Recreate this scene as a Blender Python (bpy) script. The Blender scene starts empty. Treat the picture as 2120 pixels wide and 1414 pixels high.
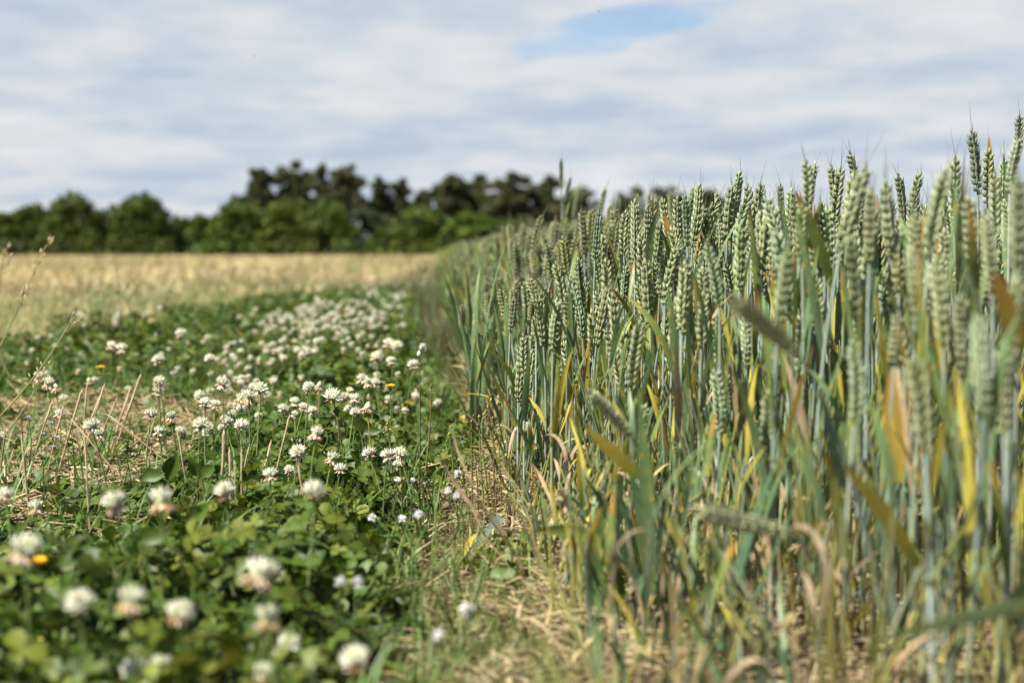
import bpy, math, random
import numpy as np
from mathutils import Vector, Matrix

random.seed(7)
rng = np.random.default_rng(11)
SC = bpy.context.scene
COL = SC.collection
R = math.radians

# ------------------------------------------------------------------ camera
F = 2944.0                     # focal length in photo pixels (50 mm on 36 mm)
CAMH = 0.36
FOCUS = 2.0
cam_d = bpy.data.cameras.new('camera')
cam = bpy.data.objects.new('camera', cam_d)
COL.objects.link(cam)
SC.camera = cam
cam_d.sensor_width = 36.0
cam_d.lens = 50.0
cam_d.clip_start = 0.02
cam_d.clip_end = 3000
cam.location = (0, 0, CAMH)
cam.rotation_euler = (R(90 - 3.6), 0, R(-3.1))
cam_d.dof.use_dof = True
cam_d.dof.focus_distance = FOCUS
cam_d.dof.aperture_fstop = 4.0
cam_d.dof.aperture_blades = 9

# ------------------------------------------------------------------ world: blue sky behind a broken cloud layer
SUN_EL, SUN_AZ = R(54), R(-120)        # azimuth measured from +Y towards +X
world = bpy.data.worlds.new('World')
SC.world = world
world.use_nodes = True
nt = world.node_tree
nt.nodes.clear()
def N(t, **kw):
    n = nt.nodes.new(t)
    for k, v in kw.items():
        setattr(n, k, v)
    return n
def L(a, b):
    nt.links.new(a, b)
def math_node(op, a, b=None, clamp=False):
    m = N('ShaderNodeMath', operation=op, use_clamp=clamp)
    for i, v in enumerate((a, b)):
        if v is None:
            continue
        if isinstance(v, (int, float)):
            m.inputs[i].default_value = v
        else:
            L(v, m.inputs[i])
    return m.outputs[0]
def ramp(fac, stops, interp='LINEAR'):
    r = N('ShaderNodeValToRGB')
    r.color_ramp.interpolation = interp
    els = r.color_ramp.elements
    while len(els) < len(stops):
        els.new(0.5)
    for e, (p, c) in zip(els, stops):
        e.position = p
        e.color = (*c, 1) if len(c) == 3 else c
    L(fac, r.inputs[0])
    return r.outputs[0]
sky = N('ShaderNodeTexSky', sky_type='NISHITA')
sky.sun_disc = False
sky.sun_elevation = SUN_EL
sky.sun_rotation = SUN_AZ
sky.altitude = 50
sky.air_density = 1.0
sky.dust_density = 0.2
sky.ozone_density = 3.5
tc = N('ShaderNodeTexCoord')
sep = N('ShaderNodeSeparateXYZ')
L(tc.outputs['Generated'], sep.inputs[0])
zz = math_node('ADD', math_node('MAXIMUM', sep.outputs[2], 0.0), 0.16)
u = math_node('DIVIDE', sep.outputs[0], zz)
v = math_node('DIVIDE', sep.outputs[1], zz)
uv = N('ShaderNodeCombineXYZ')
L(u, uv.inputs[0]); L(v, uv.inputs[1])
def noise(scale, detail, rough, loc, sx=1.0, sy=1.0, dist=0.0):
    mp = N('ShaderNodeMapping')
    mp.inputs['Location'].default_value = loc
    mp.inputs['Scale'].default_value = (sx, sy, 1)
    L(uv.outputs[0], mp.inputs[0])
    n = N('ShaderNodeTexNoise')
    n.inputs['Scale'].default_value = scale
    n.inputs['Detail'].default_value = detail
    n.inputs['Roughness'].default_value = rough
    n.inputs['Distortion'].default_value = dist
    L(mp.outputs[0], n.inputs['Vector'])
    return n.outputs[0]
n1 = noise(4.2, 5, 0.52, (3.1, 1.7, 0), 0.95, 0.9)
n2 = noise(1.5, 3, 0.5, (7.3, 4.2, 0), 0.7, 1.0)
shade = math_node('ADD', math_node('MULTIPLY', n1, 0.5), math_node('MULTIPLY', n2, 0.5))
cloud_col = ramp(shade, [(0.38, (0.54, 0.63, 0.75)), (0.47, (0.65, 0.73, 0.82)), (0.55, (0.77, 0.81, 0.855)), (0.66, (0.87, 0.885, 0.91))])
# the layer is closed near the horizon and opens overhead
n3 = noise(0.9, 4, 0.5, (11.0, 2.5, 0))
cover = math_node('MULTIPLY', math_node('SUBTRACT', n3, 0.20), 9.0, True)
hi = ramp(sep.outputs[2], [(0.20, (0, 0, 0)), (0.40, (1, 1, 1))])
open_up = math_node('MULTIPLY', hi, 0.90)
cover = math_node('MULTIPLY', cover, math_node('SUBTRACT', 1.0, open_up))
# a gap of blue in the layer, ahead and a little right
du = math_node('SUBTRACT', u, 0.40); dv = math_node('SUBTRACT', v, 3.14)
gu = math_node('ADD', math_node('MULTIPLY', du, 0.655 / .33), math_node('MULTIPLY', dv, -0.756 / .33))
gv = math_node('ADD', math_node('MULTIPLY', du, 0.756 / .13), math_node('MULTIPLY', dv, 0.655 / .13))
n4 = noise(6.0, 4, 0.6, (1.0, 9.0, 0))
g2 = math_node('ADD', math_node('MULTIPLY', gu, gu), math_node('MULTIPLY', gv, gv))
g2 = math_node('ADD', g2, math_node('MULTIPLY', math_node('SUBTRACT', n4, 0.5), 3.0))
gap = ramp(g2, [(0.0, (0.2, 0.2, 0.2)), (0.45, (0.4, 0.4, 0.4)), (1.3 / 1.31, (1, 1, 1))])
cover = math_node('MULTIPLY', cover, gap)
cover = math_node('MAXIMUM', cover, ramp(sep.outputs[2], [(0.02, (1, 1, 1)), (0.09, (0, 0, 0))]))
bg_s = N('ShaderNodeBackground'); bg_s.inputs[1].default_value = 0.052
L(sky.outputs[0], bg_s.inputs[0])
bg_c = N('ShaderNodeBackground'); bg_c.inputs[1].default_value = 0.360
L(cloud_col, bg_c.inputs[0])
mixw = N('ShaderNodeMixShader')
L(cover, mixw.inputs[0]); L(bg_s.outputs[0], mixw.inputs[1]); L(bg_c.outputs[0], mixw.inputs[2])
outw = N('ShaderNodeOutputWorld')
L(mixw.outputs[0], outw.inputs[0])

# ------------------------------------------------------------------ sun
sun_d = bpy.data.lights.new('sun', 'SUN')
sun_d.energy = 5.0
sun_d.angle = R(0.6)
sun_d.color = (1.0, 0.95, 0.86)
sun = bpy.data.objects.new('sun', sun_d)
COL.objects.link(sun)
sd = Vector((math.sin(SUN_AZ) * math.cos(SUN_EL), math.cos(SUN_AZ) * math.cos(SUN_EL), math.sin(SUN_EL)))
sun.rotation_euler = sd.to_track_quat('Z', 'Y').to_euler()

SC.view_settings.view_transform = 'Standard'
SC.view_settings.look = 'None'
SC.view_settings.exposure = 1.36
SC.view_settings.gamma = 1.0
SC.cycles.max_bounces = 6
SC.cycles.diffuse_bounces = 3
SC.cycles.glossy_bounces = 2
SC.cycles.transmission_bounces = 3
SC.cycles.transparent_max_bounces = 4
SC.cycles.use_denoising = True

bpy.context.view_layer.update()
CM = np.array((Matrix.Translation(cam.location) @ cam.rotation_euler.to_matrix().to_4x4()))
CR, CT = CM[:3, :3], CM[:3, 3]

def W(px, py, D):
    """world point seen at photo pixel (px,py) at depth D metres"""
    d = np.array([(px - 1060) / F, -(py - 707) / F, -1.0]) * D
    return CR @ d + CT
def G(px, py):
    """ground point under a photo pixel"""
    d = CR @ np.array([(px - 1060) / F, -(py - 707) / F, -1.0])
    return CT + d * (-CT[2] / d[2])
def P(p):
    """world point -> photo pixel and depth"""
    q = (np.asarray(p, float) - CT) @ CR
    return 1060 + q[..., 0] / -q[..., 2] * F, 707 - q[..., 1] / -q[..., 2] * F, -q[..., 2]
SEEN = set()
def place(p):
    x, y, _ = P(p)
    if x > 2120: return 'beyond the right edge, %.1f %% down' % (y / 14.14)
    if x < 0: return 'at the left edge, %.1f %% down the picture' % (y / 14.14)
    t = '%d %% across and %d %% down the picture' % (round(x / 21.2), round(y / 14.14))
    if t in SEEN: t = '%.1f %% across, %.1f %% down' % (x / 21.2, y / 14.14)
    SEEN.add(t)
    return t

# ------------------------------------------------------------------ geometry store
class Geo:
    def __init__(s):
        s.V, s.Q, s.C, s.n = [], [], [], 0
    def add(s, V, Q, C):
        V = np.asarray(V, float); Q = np.asarray(Q, int).reshape(-1, 4)
        C = np.asarray(C, float)
        if C.ndim == 1:
            C = np.tile(C, (len(V), 1))
        s.V.append(V); s.Q.append(Q + s.n); s.C.append(C); s.n += len(V)
    def arr(s):
        return np.concatenate(s.V), np.concatenate(s.Q), np.concatenate(s.C)
    def stamp(s, tpl, M, T, tint=None):
        """k copies of template (V,Q,C) with 3x3 matrices M, offsets T, tints k,3"""
        V, Q, C = tpl
        k = len(T)
        if k == 0:
            return
        VV = np.einsum('kij,nj->kni', M, V) + T[:, None, :]
        QQ = Q[None] + (np.arange(k) * len(V))[:, None, None]
        CC = np.repeat(C[None], k, 0)
        if tint is not None:
            CC = CC * tint[:, None, :]
        s.add(VV.reshape(-1, 3), QQ.reshape(-1, 4), CC.reshape(-1, 3))
    def mesh(s, name, mat, smooth=True):
        V, Q, C = s.arr()
        me = bpy.data.meshes.new(name)
        me.vertices.add(len(V)); me.vertices.foreach_set('co', V.astype(np.float32).ravel())
        tri = Q[:, 3] == Q[:, 2]
        Qq, Qt = Q[~tri], Q[tri][:, :3]
        loops = np.concatenate([Qq.ravel(), Qt.ravel()]).astype(np.int32)
        me.loops.add(len(loops)); me.loops.foreach_set('vertex_index', loops)
        starts = np.concatenate([np.arange(len(Qq)) * 4, len(Qq) * 4 + np.arange(len(Qt)) * 3]).astype(np.int32)
        me.polygons.add(len(starts)); me.polygons.foreach_set('loop_start', starts)
        me.polygons.foreach_set('use_smooth', np.full(len(starts), smooth))
        me.update(calc_edges=True)
        at = me.color_attributes.new('Col', 'FLOAT_COLOR', 'POINT')
        at.data.foreach_set('color', np.concatenate([C, np.ones((len(C), 1))], 1).astype(np.float32).ravel())
        me.materials.append(mat)
        return me

def unit(v):
    v = np.asarray(v, float)
    return v / (np.linalg.norm(v) + 1e-12)
def frame_of(d):
    d = unit(d)
    a = np.array([0, 0, 1.0]) if abs(d[2]) < 0.9 else np.array([1.0, 0, 0])
    x = unit(np.cross(a, d)); y = np.cross(d, x)
    return x, y, d
def strip_faces(rows, cols, wrap):
    out = []
    for i in range(rows - 1):
        for j in range(cols if wrap else cols - 1):
            j2 = (j + 1) % cols
            out.append((i * cols + j, i * cols + j2, (i + 1) * cols + j2, (i + 1) * cols + j))
    return np.array(out)
def tube(pts, rad, sides=5, col=(1, 1, 1)):
    pts = np.asarray(pts, float); n = len(pts)
    rad = np.broadcast_to(rad, (n,))
    tan = np.gradient(pts, axis=0)
    x, y, _ = frame_of(tan[0])
    V = []
    for i in range(n):
        t = unit(tan[i]); x = unit(x - t * np.dot(x, t)); y = np.cross(t, x)
        a = np.arange(sides) / sides * 2 * np.pi
        V.append(pts[i] + rad[i] * (np.cos(a)[:, None] * x + np.sin(a)[:, None] * y))
    col = np.asarray(col, float)
    C = np.repeat(col, sides, 0) if col.ndim == 2 else np.tile(col, (n * sides, 1))
    return np.concatenate(V), strip_faces(n, sides, True), C
def ribbon(pts, wid, side, col, fold=0.25, twist=0.0):
    """leaf blade: three vertices across, folded along the midrib"""
    pts = np.asarray(pts, float); n = len(pts)
    tan = np.gradient(pts, axis=0)
    V = []
    for i in range(n):
        t = unit(tan[i]); s = unit(np.asarray(side) - t * np.dot(side, t)); nn = np.cross(s, t)
        a = twist * i / (n - 1)
        s, nn = s * math.cos(a) + nn * math.sin(a), nn * math.cos(a) - s * math.sin(a)
        w = wid[i] / 2
        V += [pts[i] - s * w + nn * w * fold, pts[i], pts[i] + s * w + nn * w * fold]
    col = np.asarray(col, float)
    C = np.repeat(col, 3, 0) if col.ndim == 2 else np.tile(col, (n * 3, 1))
    return np.array(V), strip_faces(n, 3, False), C
PR = {5: ([0, .15, .42, .75, 1.0], [.35, .85, 1, .62, .06]), 4: ([0, .3, .68, 1.0], [.45, 1, .75, .08]), 3: ([0, .45, 1.0], [.45, 1, .1])}
def ovoid(base, d, wdir, Ln, Wd, Th, sides, rings, c0, c1):
    ts, rs = PR[rings]
    d = unit(d); x = unit(wdir - d * np.dot(wdir, d)); y = np.cross(d, x)
    a = np.arange(sides) / sides * 2 * np.pi
    V, C = [], []
    for t, r in zip(ts, rs):
        V.append(base + d * Ln * t + r * (np.cos(a)[:, None] * x * Wd / 2 + np.sin(a)[:, None] * y * Th / 2))
        C.append(np.tile(np.asarray(c0) * (1 - t) + np.asarray(c1) * t, (sides, 1)))
    return np.concatenate(V), strip_faces(rings, sides, True), np.concatenate(C)
def smooth01(t):
    t = np.clip(t, 0, 1)
    return t * t * (3 - 2 * t)
def wob(x, y, s=1.0, k=0):
    """cheap smooth noise about -1..1"""
    return (np.sin(x * 2.1 * s + k * 1.7 + 1.3 * np.sin(y * 1.7 * s + k)) + np.sin(y * 2.7 * s + k * .7 + 1.1 * np.sin(x * 3.1 * s + 2 * k)) + np.sin((x + y) * 4.3 * s + k * 2.9)) / 3
def rotz(a):
    a = np.asarray(a, float); o, z = np.ones_like(a), np.zeros_like(a)
    c, s = np.cos(a), np.sin(a)
    return np.stack([np.stack([c, -s, z], -1), np.stack([s, c, z], -1), np.stack([z, z, o], -1)], -2)
def rotx(a):
    a = np.asarray(a, float); o, z = np.ones_like(a), np.zeros_like(a)
    c, s = np.cos(a), np.sin(a)
    return np.stack([np.stack([o, z, z], -1), np.stack([z, c, -s], -1), np.stack([z, s, c], -1)], -2)

# ------------------------------------------------------------------ materials
def mat(name, rough=0.6, spec=0.3, trans=0.0, var=0.15, nscale=150.0, namp=0.25, spots=None, sscale=400.0, base=None, bump=0.0):
    m = bpy.data.materials.new(name); m.use_nodes = True
    t = m.node_tree; t.nodes.clear()
    def n_(ty, **kw):
        n = t.nodes.new(ty)
        for k, v_ in kw.items(): setattr(n, k, v_)
        return n
    out = n_('ShaderNodeOutputMaterial')
    pr = n_('ShaderNodeBsdfPrincipled')
    pr.inputs['Roughness'].default_value = rough
    pr.inputs['Specular IOR Level'].default_value = spec
    if base is None:
        c = n_('ShaderNodeVertexColor', layer_name='Col').outputs[0]
    else:
        cc = n_('ShaderNodeRGB'); cc.outputs[0].default_value = (*base, 1); c = cc.outputs[0]
    oc = n_('ShaderNodeTexCoord')
    no = n_('ShaderNodeTexNoise'); no.inputs['Scale'].default_value = nscale; no.inputs['Detail'].default_value = 3
    t.links.new(oc.outputs['Object'], no.inputs['Vector'])
    # value = (1-namp/2 .. 1+namp/2) * (1-var/2 .. 1+var/2 by object)
    ma = n_('ShaderNodeMapRange'); ma.inputs[1].default_value = 0.3; ma.inputs[2].default_value = 0.7
    k_ = 1.0 if 'petal' in name else 0.80
    ma.inputs[3].default_value = (1 - namp) * k_; ma.inputs[4].default_value = (1 + namp) * k_
    t.links.new(no.outputs[0], ma.inputs[0])
    oi = n_('ShaderNodeObjectInfo')
    mb = n_('ShaderNodeMapRange'); mb.inputs[3].default_value = 1 - var; mb.inputs[4].default_value = 1 + var
    t.links.new(oi.outputs['Random'], mb.inputs[0])
    mu = n_('ShaderNodeMath', operation='MULTIPLY'); t.links.new(ma.outputs[0], mu.inputs[0]); t.links.new(mb.outputs[0], mu.inputs[1])
    vm = n_('ShaderNodeVectorMath', operation='SCALE'); t.links.new(c, vm.inputs[0]); t.links.new(mu.outputs[0], vm.inputs['Scale'])
    c = vm.outputs[0]
    if spots:
        scol, lo, hi_, amt = spots
        n2_ = n_('ShaderNodeTexNoise'); n2_.inputs['Scale'].default_value = sscale; n2_.inputs['Detail'].default_value = 2
        mp = n_('ShaderNodeMapping'); mp.inputs['Scale'].default_value = (1, 1, 0.3)
        t.links.new(oc.outputs['Object'], mp.inputs[0]); t.links.new(mp.outputs[0], n2_.inputs['Vector'])
        mr = n_('ShaderNodeMapRange'); mr.inputs[1].default_value = lo; mr.inputs[2].default_value = hi_; mr.inputs[4].default_value = amt
        t.links.new(n2_.outputs[0], mr.inputs[0])
        mx = n_('ShaderNodeMix', data_type='RGBA'); mx.inputs[7].default_value = (*scol, 1)
        t.links.new(mr.outputs[0], mx.inputs[0]); t.links.new(c, mx.inputs[6]); c = mx.outputs[2]
    t.links.new(c, pr.inputs['Base Color'])
    if bump:
        bn = n_('ShaderNodeBump'); bn.inputs['Strength'].default_value = bump; bn.inputs['Distance'].default_value = 0.002
        t.links.new(no.outputs[0], bn.inputs['Height']); t.links.new(bn.outputs[0], pr.inputs['Normal'])
    if trans:
        tr = n_('ShaderNodeBsdfTranslucent'); t.links.new(c, tr.inputs[0])
        ms = n_('ShaderNodeMixShader'); ms.inputs[0].default_value = trans
        t.links.new(pr.outputs[0], ms.inputs[1]); t.links.new(tr.outputs[0], ms.inputs[2]); t.links.new(ms.outputs[0], out.inputs[0])
    else:
        t.links.new(pr.outputs[0], out.inputs[0])
    return m
M_ear = mat('wheat_ear', 0.6, 0.3, 0.12, 0.13, 260, 0.28, ((0.62, 0.62, 0.42), 0.60, 0.70, 0.75), 700)
M_stem = mat('wheat_stem', 0.5, 0.35, 0.0, 0.12, 60, 0.12)
M_leaf = mat('wheat_leaf', 0.42, 0.4, 0.32, 0.15, 60, 0.14, ((0.45, 0.30, 0.035), 0.60, 0.70, 0.8), 260)
M_straw = mat('straw', 0.65, 0.25, 0.15, 0.15, 120, 0.2)
M_clover = mat('clover_leaf', 0.5, 0.3, 0.28, 0.1, 90, 0.2)
M_grass = mat('grass', 0.45, 0.35, 0.3, 0.15, 80, 0.15)
M_petal = mat('clover_petal', 0.7, 0.15, 0.3, 0.07, 300, 0.08)
M_wither = mat('withered_petal', 0.8, 0.1, 0.2, 0.15, 300, 0.2)
M_weed = mat('weed', 0.55, 0.3, 0.15, 0.15, 120, 0.2)
M_tree = mat('tree_leaf', 0.6, 0.2, 0.2, 0.08, 0.8, 0.3)
M_bark = mat('bark', 0.9, 0.1, 0.0, 0.1, 3, 0.3)
M_fly = mat('insect', 0.4, 0.5, 0.0, 0.0, 900, 0.2)

def pos_mat(name, build):
    m = bpy.data.materials.new(name); m.use_nodes = True
    t = m.node_tree
    pr = t.nodes['Principled BSDF']; pr.inputs['Roughness'].default_value = 0.95; pr.inputs['Specular IOR Level'].default_value = 0.1
    build(t, pr)
    return m
def noise_ramp(t, pr, layers, stops, bump=0.4, bdist=0.01):
    g = t.nodes.new('ShaderNodeNewGeometry')
    acc = None
    for sc, w, st in layers:
        mp = t.nodes.new('ShaderNodeMapping'); mp.inputs['Scale'].default_value = (sc, sc * st, sc)
        n = t.nodes.new('ShaderNodeTexNoise'); n.inputs['Scale'].default_value = 1.0; n.inputs['Detail'].default_value = 6
        n.inputs['Roughness'].default_value = 0.65
        t.links.new(g.outputs['Position'], mp.inputs[0]); t.links.new(mp.outputs[0], n.inputs['Vector'])
        mu = t.nodes.new('ShaderNodeMath'); mu.operation = 'MULTIPLY'; mu.inputs[1].default_value = w
        t.links.new(n.outputs[0], mu.inputs[0])
        if acc is None: acc = mu.outputs[0]
        else:
            ad = t.nodes.new('ShaderNodeMath'); ad.operation = 'ADD'
            t.links.new(acc, ad.inputs[0]); t.links.new(mu.outputs[0], ad.inputs[1]); acc = ad.outputs[0]
    r = t.nodes.new('ShaderNodeValToRGB')
    els = r.color_ramp.elements
    while len(els) < len(stops): els.new(0.5)
    for e, (p, c) in zip(els, stops): e.position = p; e.color = (c[0] * .8, c[1] * .8, c[2] * .8, 1)
    t.links.new(acc, r.inputs[0]); t.links.new(r.outputs[0], pr.inputs['Base Color'])
    b = t.nodes.new('ShaderNodeBump'); b.inputs['Strength'].default_value = bump; b.inputs['Distance'].default_value = bdist
    t.links.new(acc, b.inputs['Height']); t.links.new(b.outputs[0], pr.inputs['Normal'])
M_soil = pos_mat('soil', lambda t, pr: noise_ramp(t, pr, [(60, 0.5, 1), (9, 0.5, 1)], [(0.36, (0.05, 0.033, 0.02)), (0.5, (0.12, 0.082, 0.048)), (0.62, (0.24, 0.175, 0.10))], 0.8, 0.012))
M_field = pos_mat('stubble_ground', lambda t, pr: noise_ramp(t, pr, [(25, 0.3, 1), (1.7, 0.35, 0.35), (0.35, 0.35, 0.25)], [(0.41, (0.15, 0.125, 0.055)), (0.5, (0.36, 0.29, 0.14)), (0.57, (0.56, 0.47, 0.27))], 0.6, 0.03))

# ------------------------------------------------------------------ object helpers
def link(name, data, parent=None):
    o = bpy.data.objects.new(name, data); COL.objects.link(o)
    if parent is not None: o.parent = parent
    return o
def tag(o, label, cat=None, group=None, kind=None):
    if label: o['label'] = label
    if cat: o['category'] = cat
    if group: o['group'] = group
    if kind: o['kind'] = kind
    return o
def thing(name, loc, label, cat, group=None):
    o = link(name, None); o.location = loc; o.empty_display_size = 0.02
    return tag(o, label, cat, group)
def part(name, V, Q, C, m, parent, off=(0, 0, 0)):
    g = Geo(); g.add(np.asarray(V) - np.asarray(off), Q, C)
    return link(name, g.mesh(name, m), parent)
def stuff(name, geo, m, label):
    return tag(link(name, geo.mesh(name, m)), label, name.replace('_', ' '), None, 'stuff')

# ------------------------------------------------------------------ ground
def hgt(x, y):
    return 0.008 * wob(x, y, 3.0, 1) + 0.006 * wob(x, y, 9.0, 2) * (np.abs(y) < 30)
def sheet(xs, ys, z, keep=None):
    X, Y = np.meshgrid(xs, ys)
    fall = np.clip(1 - np.hypot(X, Y) / 60, 0, 1)
    V = np.stack([X, Y, z + hgt(X, Y) * fall], -1).reshape(-1, 3)
    Q = strip_faces(len(ys), len(xs), False)
    if keep is not None:
        c = V[Q].mean(1); Q = Q[keep(c[:, 0], c[:, 1])]
    return V, Q
near = np.concatenate([-np.geomspace(700, 3.2, 40), np.linspace(-3, 3, 121), np.geomspace(3.2, 700, 40)])
nearY = np.concatenate([[-200, -60, -20, -5], np.linspace(-1, 5, 121), np.geomspace(5.1, 1500, 110)])
g = Geo(); V, Q = sheet(near, nearY, -0.004); g.add(V, Q, (1, 1, 1))
tag(link('ground', g.mesh('ground', M_soil)), 'brown crumbly soil under clover, weeds and wheat', None, None, 'structure')
XL = lambda y: np.interp(y, [0, 3.0, 4.3, 5.0, 7.5, 9.8, 12.6, 14.5, 30, 200], [-3.0, -2.4, -1.9, -1.55, -1.38, -1.0, -0.43, -0.05, 0.02, 0.02])
XR = lambda y: np.interp(y, [2.1, 2.3, 3.2, 4, 5, 8, 12], [0, .05, .05, 0, -.06, -.13, -.16]) + 0.02 * np.sin(y * 3.1) + 0.015 * np.sin(y * 7.7)
g = Geo(); xs = np.concatenate([-np.geomspace(300, 3.2, 60), np.linspace(-3.1, 0.04, 80)]); ys = np.concatenate([np.linspace(-1, 20, 220), np.geomspace(20.2, 128, 90)])
V, Q = sheet(xs, ys, 0.006, lambda x, y: x < XL(y) + 0.12 * np.sin(y * 2.3) + 0.02); g.add(V, Q, (1, 1, 1))
tag(link('stubble_field', g.mesh('stubble_field', M_field)), 'wide pale straw coloured mown field stretching to the hedge', None, None, 'structure')

# ================================================================== WHEAT
GLAUC = np.array([0.31, 0.37, 0.31])
EARB, EART = np.array([0.175, 0.22, 0.055]), np.array([0.42, 0.445, 0.265])
def ear_geo(Ln, nsp, bend, seed, detail=2, awn=True, plump=1.0, cb=EARB, ct=EART):
    """ear along +Z from 0 to Ln, spikelets alternate on +-x"""
    r = random.Random(seed); g = Geo()
    step = Ln * 0.9 / nsp
    ax = [np.array([bend * (z * Ln) ** 2, 0, z * Ln]) for z in np.linspace(0, 0.95, 6)]
    g.add(*tube(ax, [0.0012] * 6, 4, cb))
    for i in range(nsp):
        z = i * step + Ln * 0.01
        f = min(1.0, 0.62 + i / nsp * 1.6, 0.62 + (nsp - i) / nsp * 1.5)
        sgn = 1 if i % 2 else -1
        p = np.array([bend * z * z, 0, z])
        tl = unit(np.array([2 * bend * z, 0, 1.0])); sx = unit(np.cross(np.array([0, 1.0, 0]), tl))
        fl = 3 if detail >= 1 else 1
        last = i == nsp - 1
        for k in range(fl):
            a = 0 if fl == 1 else (k - 1) * R(34 + r.uniform(-6, 6))
            out = (R(20) + r.uniform(-.11, .11)) * (0.2 if last else 1)
            if fl == 3 and k == 1: out += 0.10
            d = tl * math.cos(out) + (sx * sgn * math.cos(a) + np.array([0, 1.0, 0]) * math.sin(a)) * math.sin(out) * 1.15
            base = p + (sx * sgn * 0.0022 + np.array([0, 1.0, 0]) * math.sin(a) * 0.0042) * (0.3 if last else 1)
            lo = (0.0118 if fl == 3 else 0.0135) * f * r.uniform(.92, 1.08)
            wd = (0.0044 if fl == 3 else 0.0105) * f * plump
            th = (0.0046 if fl == 3 else 0.0065) * f * plump
            sides, rings = ((6, 5), (4, 4), (4, 3))[2 - detail]
            j = r.uniform(.86, 1.14)
            g.add(*ovoid(base, d, np.array([0, 1.0, 0]) * math.cos(a) - sx * sgn * math.sin(a), lo, wd, th, sides, rings, cb * j, ct * j))
            if detail >= 2 and k != 1:   # papery beak at the glume tip
                tip = base + unit(d) * lo * 0.9
                g.add(*tube([tip, tip + unit(d + tl) * 0.0028 * f], [0.0007, 0.0002], 3, ct * 1.3))
        if awn and (i > nsp * 0.66 and r.random() < 0.5 or i == nsp - 1):
            al = r.uniform(0.012, 0.038); az = r.uniform(0, 6.28)
            d2 = unit(tl + 0.28 * np.array([math.cos(az), math.sin(az), 0]))
            b0 = p + tl * 0.009
            g.add(*tube([b0, b0 + d2 * al * .5, b0 + d2 * al + np.array([0, 0, 1]) * al * .08], [0.0004, 0.0003, 0.00012], 3, (0.22, 0.22, 0.15)))
    return g.arr()
def ear_mesh(k, **kw):
    a = ear_geo(**kw); g = Geo(); g.add(*a)
    return g.mesh('ear', M_ear)
EL = 0.088
EARS = []
for k in range(12):
    rr = random.Random(90 + k)
    tv = rr.uniform(.84, 1.2); tintb = EARB * tv * np.array([rr.uniform(.86, 1.06), rr.uniform(.94, 1.08), rr.uniform(.8, 1.3)])
    tintt = EART * (tv * .5 + .5) * np.array([rr.uniform(.86, 1.06), rr.uniform(.95, 1.05), rr.uniform(.85, 1.15)])
    EARS.append(ear_mesh(k, Ln=EL, nsp=rr.choice([17, 18, 19, 20]), bend=rr.choice([0, .8, 1.6, -1, 2.2]), seed=k, detail=2, plump=rr.uniform(.95, 1.15), cb=tintb, ct=tintt))
EAR_DARK = ear_mesh(50, Ln=EL, nsp=20, bend=0.8, seed=51, detail=2, plump=.88, cb=np.array([.13, .18, .08]), ct=np.array([.32, .38, .26]))
EAR_SUNLIT = ear_mesh(52, Ln=EL, nsp=19, bend=1.0, seed=53, detail=2, plump=1.0, cb=np.array([.32, .37, .14]), ct=np.array([.56, .58, .38]))  # colours lightened to stand in for sunlight missing on the bowed ears
EAR_PALE = ear_mesh(51, Ln=0.05, nsp=11, bend=0, seed=52, detail=2, plump=1.0, cb=np.array([.5, .42, .2]), ct=np.array([.62, .55, .34]))

GREEN = np.array([0.12, 0.19, 0.055]); BLUEG = np.array([0.15, 0.23, 0.12]); ORANGE = np.array([0.42, 0.24, 0.05])
YEL = np.array([0.44, 0.37, 0.06]); OLIVE = np.array([0.20, 0.24, 0.05]); TAN = np.array([0.42, 0.32, 0.18]); RUST = np.array([0.30, 0.13, 0.035])
def leaf_cols(kind, n, r):
    t = np.linspace(0, 1, n)[:, None]
    if kind == 'green': return BLUEG * (1 - t) + GREEN * 1.15 * t
    if kind == 'tip':
        a = r.uniform(.6, .85); k = smooth01((t - a) / .15); k2 = smooth01((t - .93) / .06)
        c = (OLIVE * .6 + GREEN * .5) * (1 - k) + ORANGE * k
        return c * (1 - k2) + RUST * k2
    if kind == 'yellow': return OLIVE * 1.3 * (1 - smooth01(t * 3)) + YEL * 1.15 * smooth01(t * 3)
    if kind == 'orange': return YEL * .8 * (1 - t) + ORANGE * t
    if kind == 'rust': return OLIVE * .8 * (1 - t) + RUST * t
    return np.tile(TAN * r.uniform(.75, 1.15), (n, 1))
def leaf_path(p0, az, ln, up, droop, r, n=9):
    """starts at p0 leaving upward at angle `up` (rad from vertical), droops"""
    pts = [np.array(p0, float)]; a = up; aa = az
    for i in range(n - 1):
        d = np.array([math.cos(aa) * math.sin(a), math.sin(aa) * math.sin(a), math.cos(a)])
        pts.append(pts[-1] + d * ln / (n - 1)); a += droop / (n - 1) * (0.4 + 1.4 * i / n); aa += r.uniform(-.06, .06)
    return np.array(pts)
WPROF = np.array([.55, .8, .95, 1, .97, .88, .72, .45, .05])
def blade(p0, az, ln, wd, up, droop, kind, r, twist=None):
    pts = leaf_path(p0, az, ln, up, droop, r)
    side = np.array([-math.sin(az), math.cos(az), 0])
    return ribbon(pts, WPROF * wd, side, leaf_cols(kind, 9, r), r.uniform(.15, .45), r.uniform(-1.2, 1.2) if twist is None else twist)
def bez(a, b, c, n):
    t = np.linspace(0, 1, n)[:, None]
    return (1 - t) ** 2 * a + 2 * t * (1 - t) * b + t * t * c
STEMC = lambda n, r: (lambda t: (np.array([0.36, 0.33, 0.15]) * (1 - t) + GLAUC * t) * r.uniform(.7, 1.1) * np.array([r.uniform(.85, 1.1), 1, r.uniform(.8, 1.05)]))(smooth01(np.linspace(0, 1, n)[:, None] * r.uniform(1.3, 2.4)))

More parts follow.
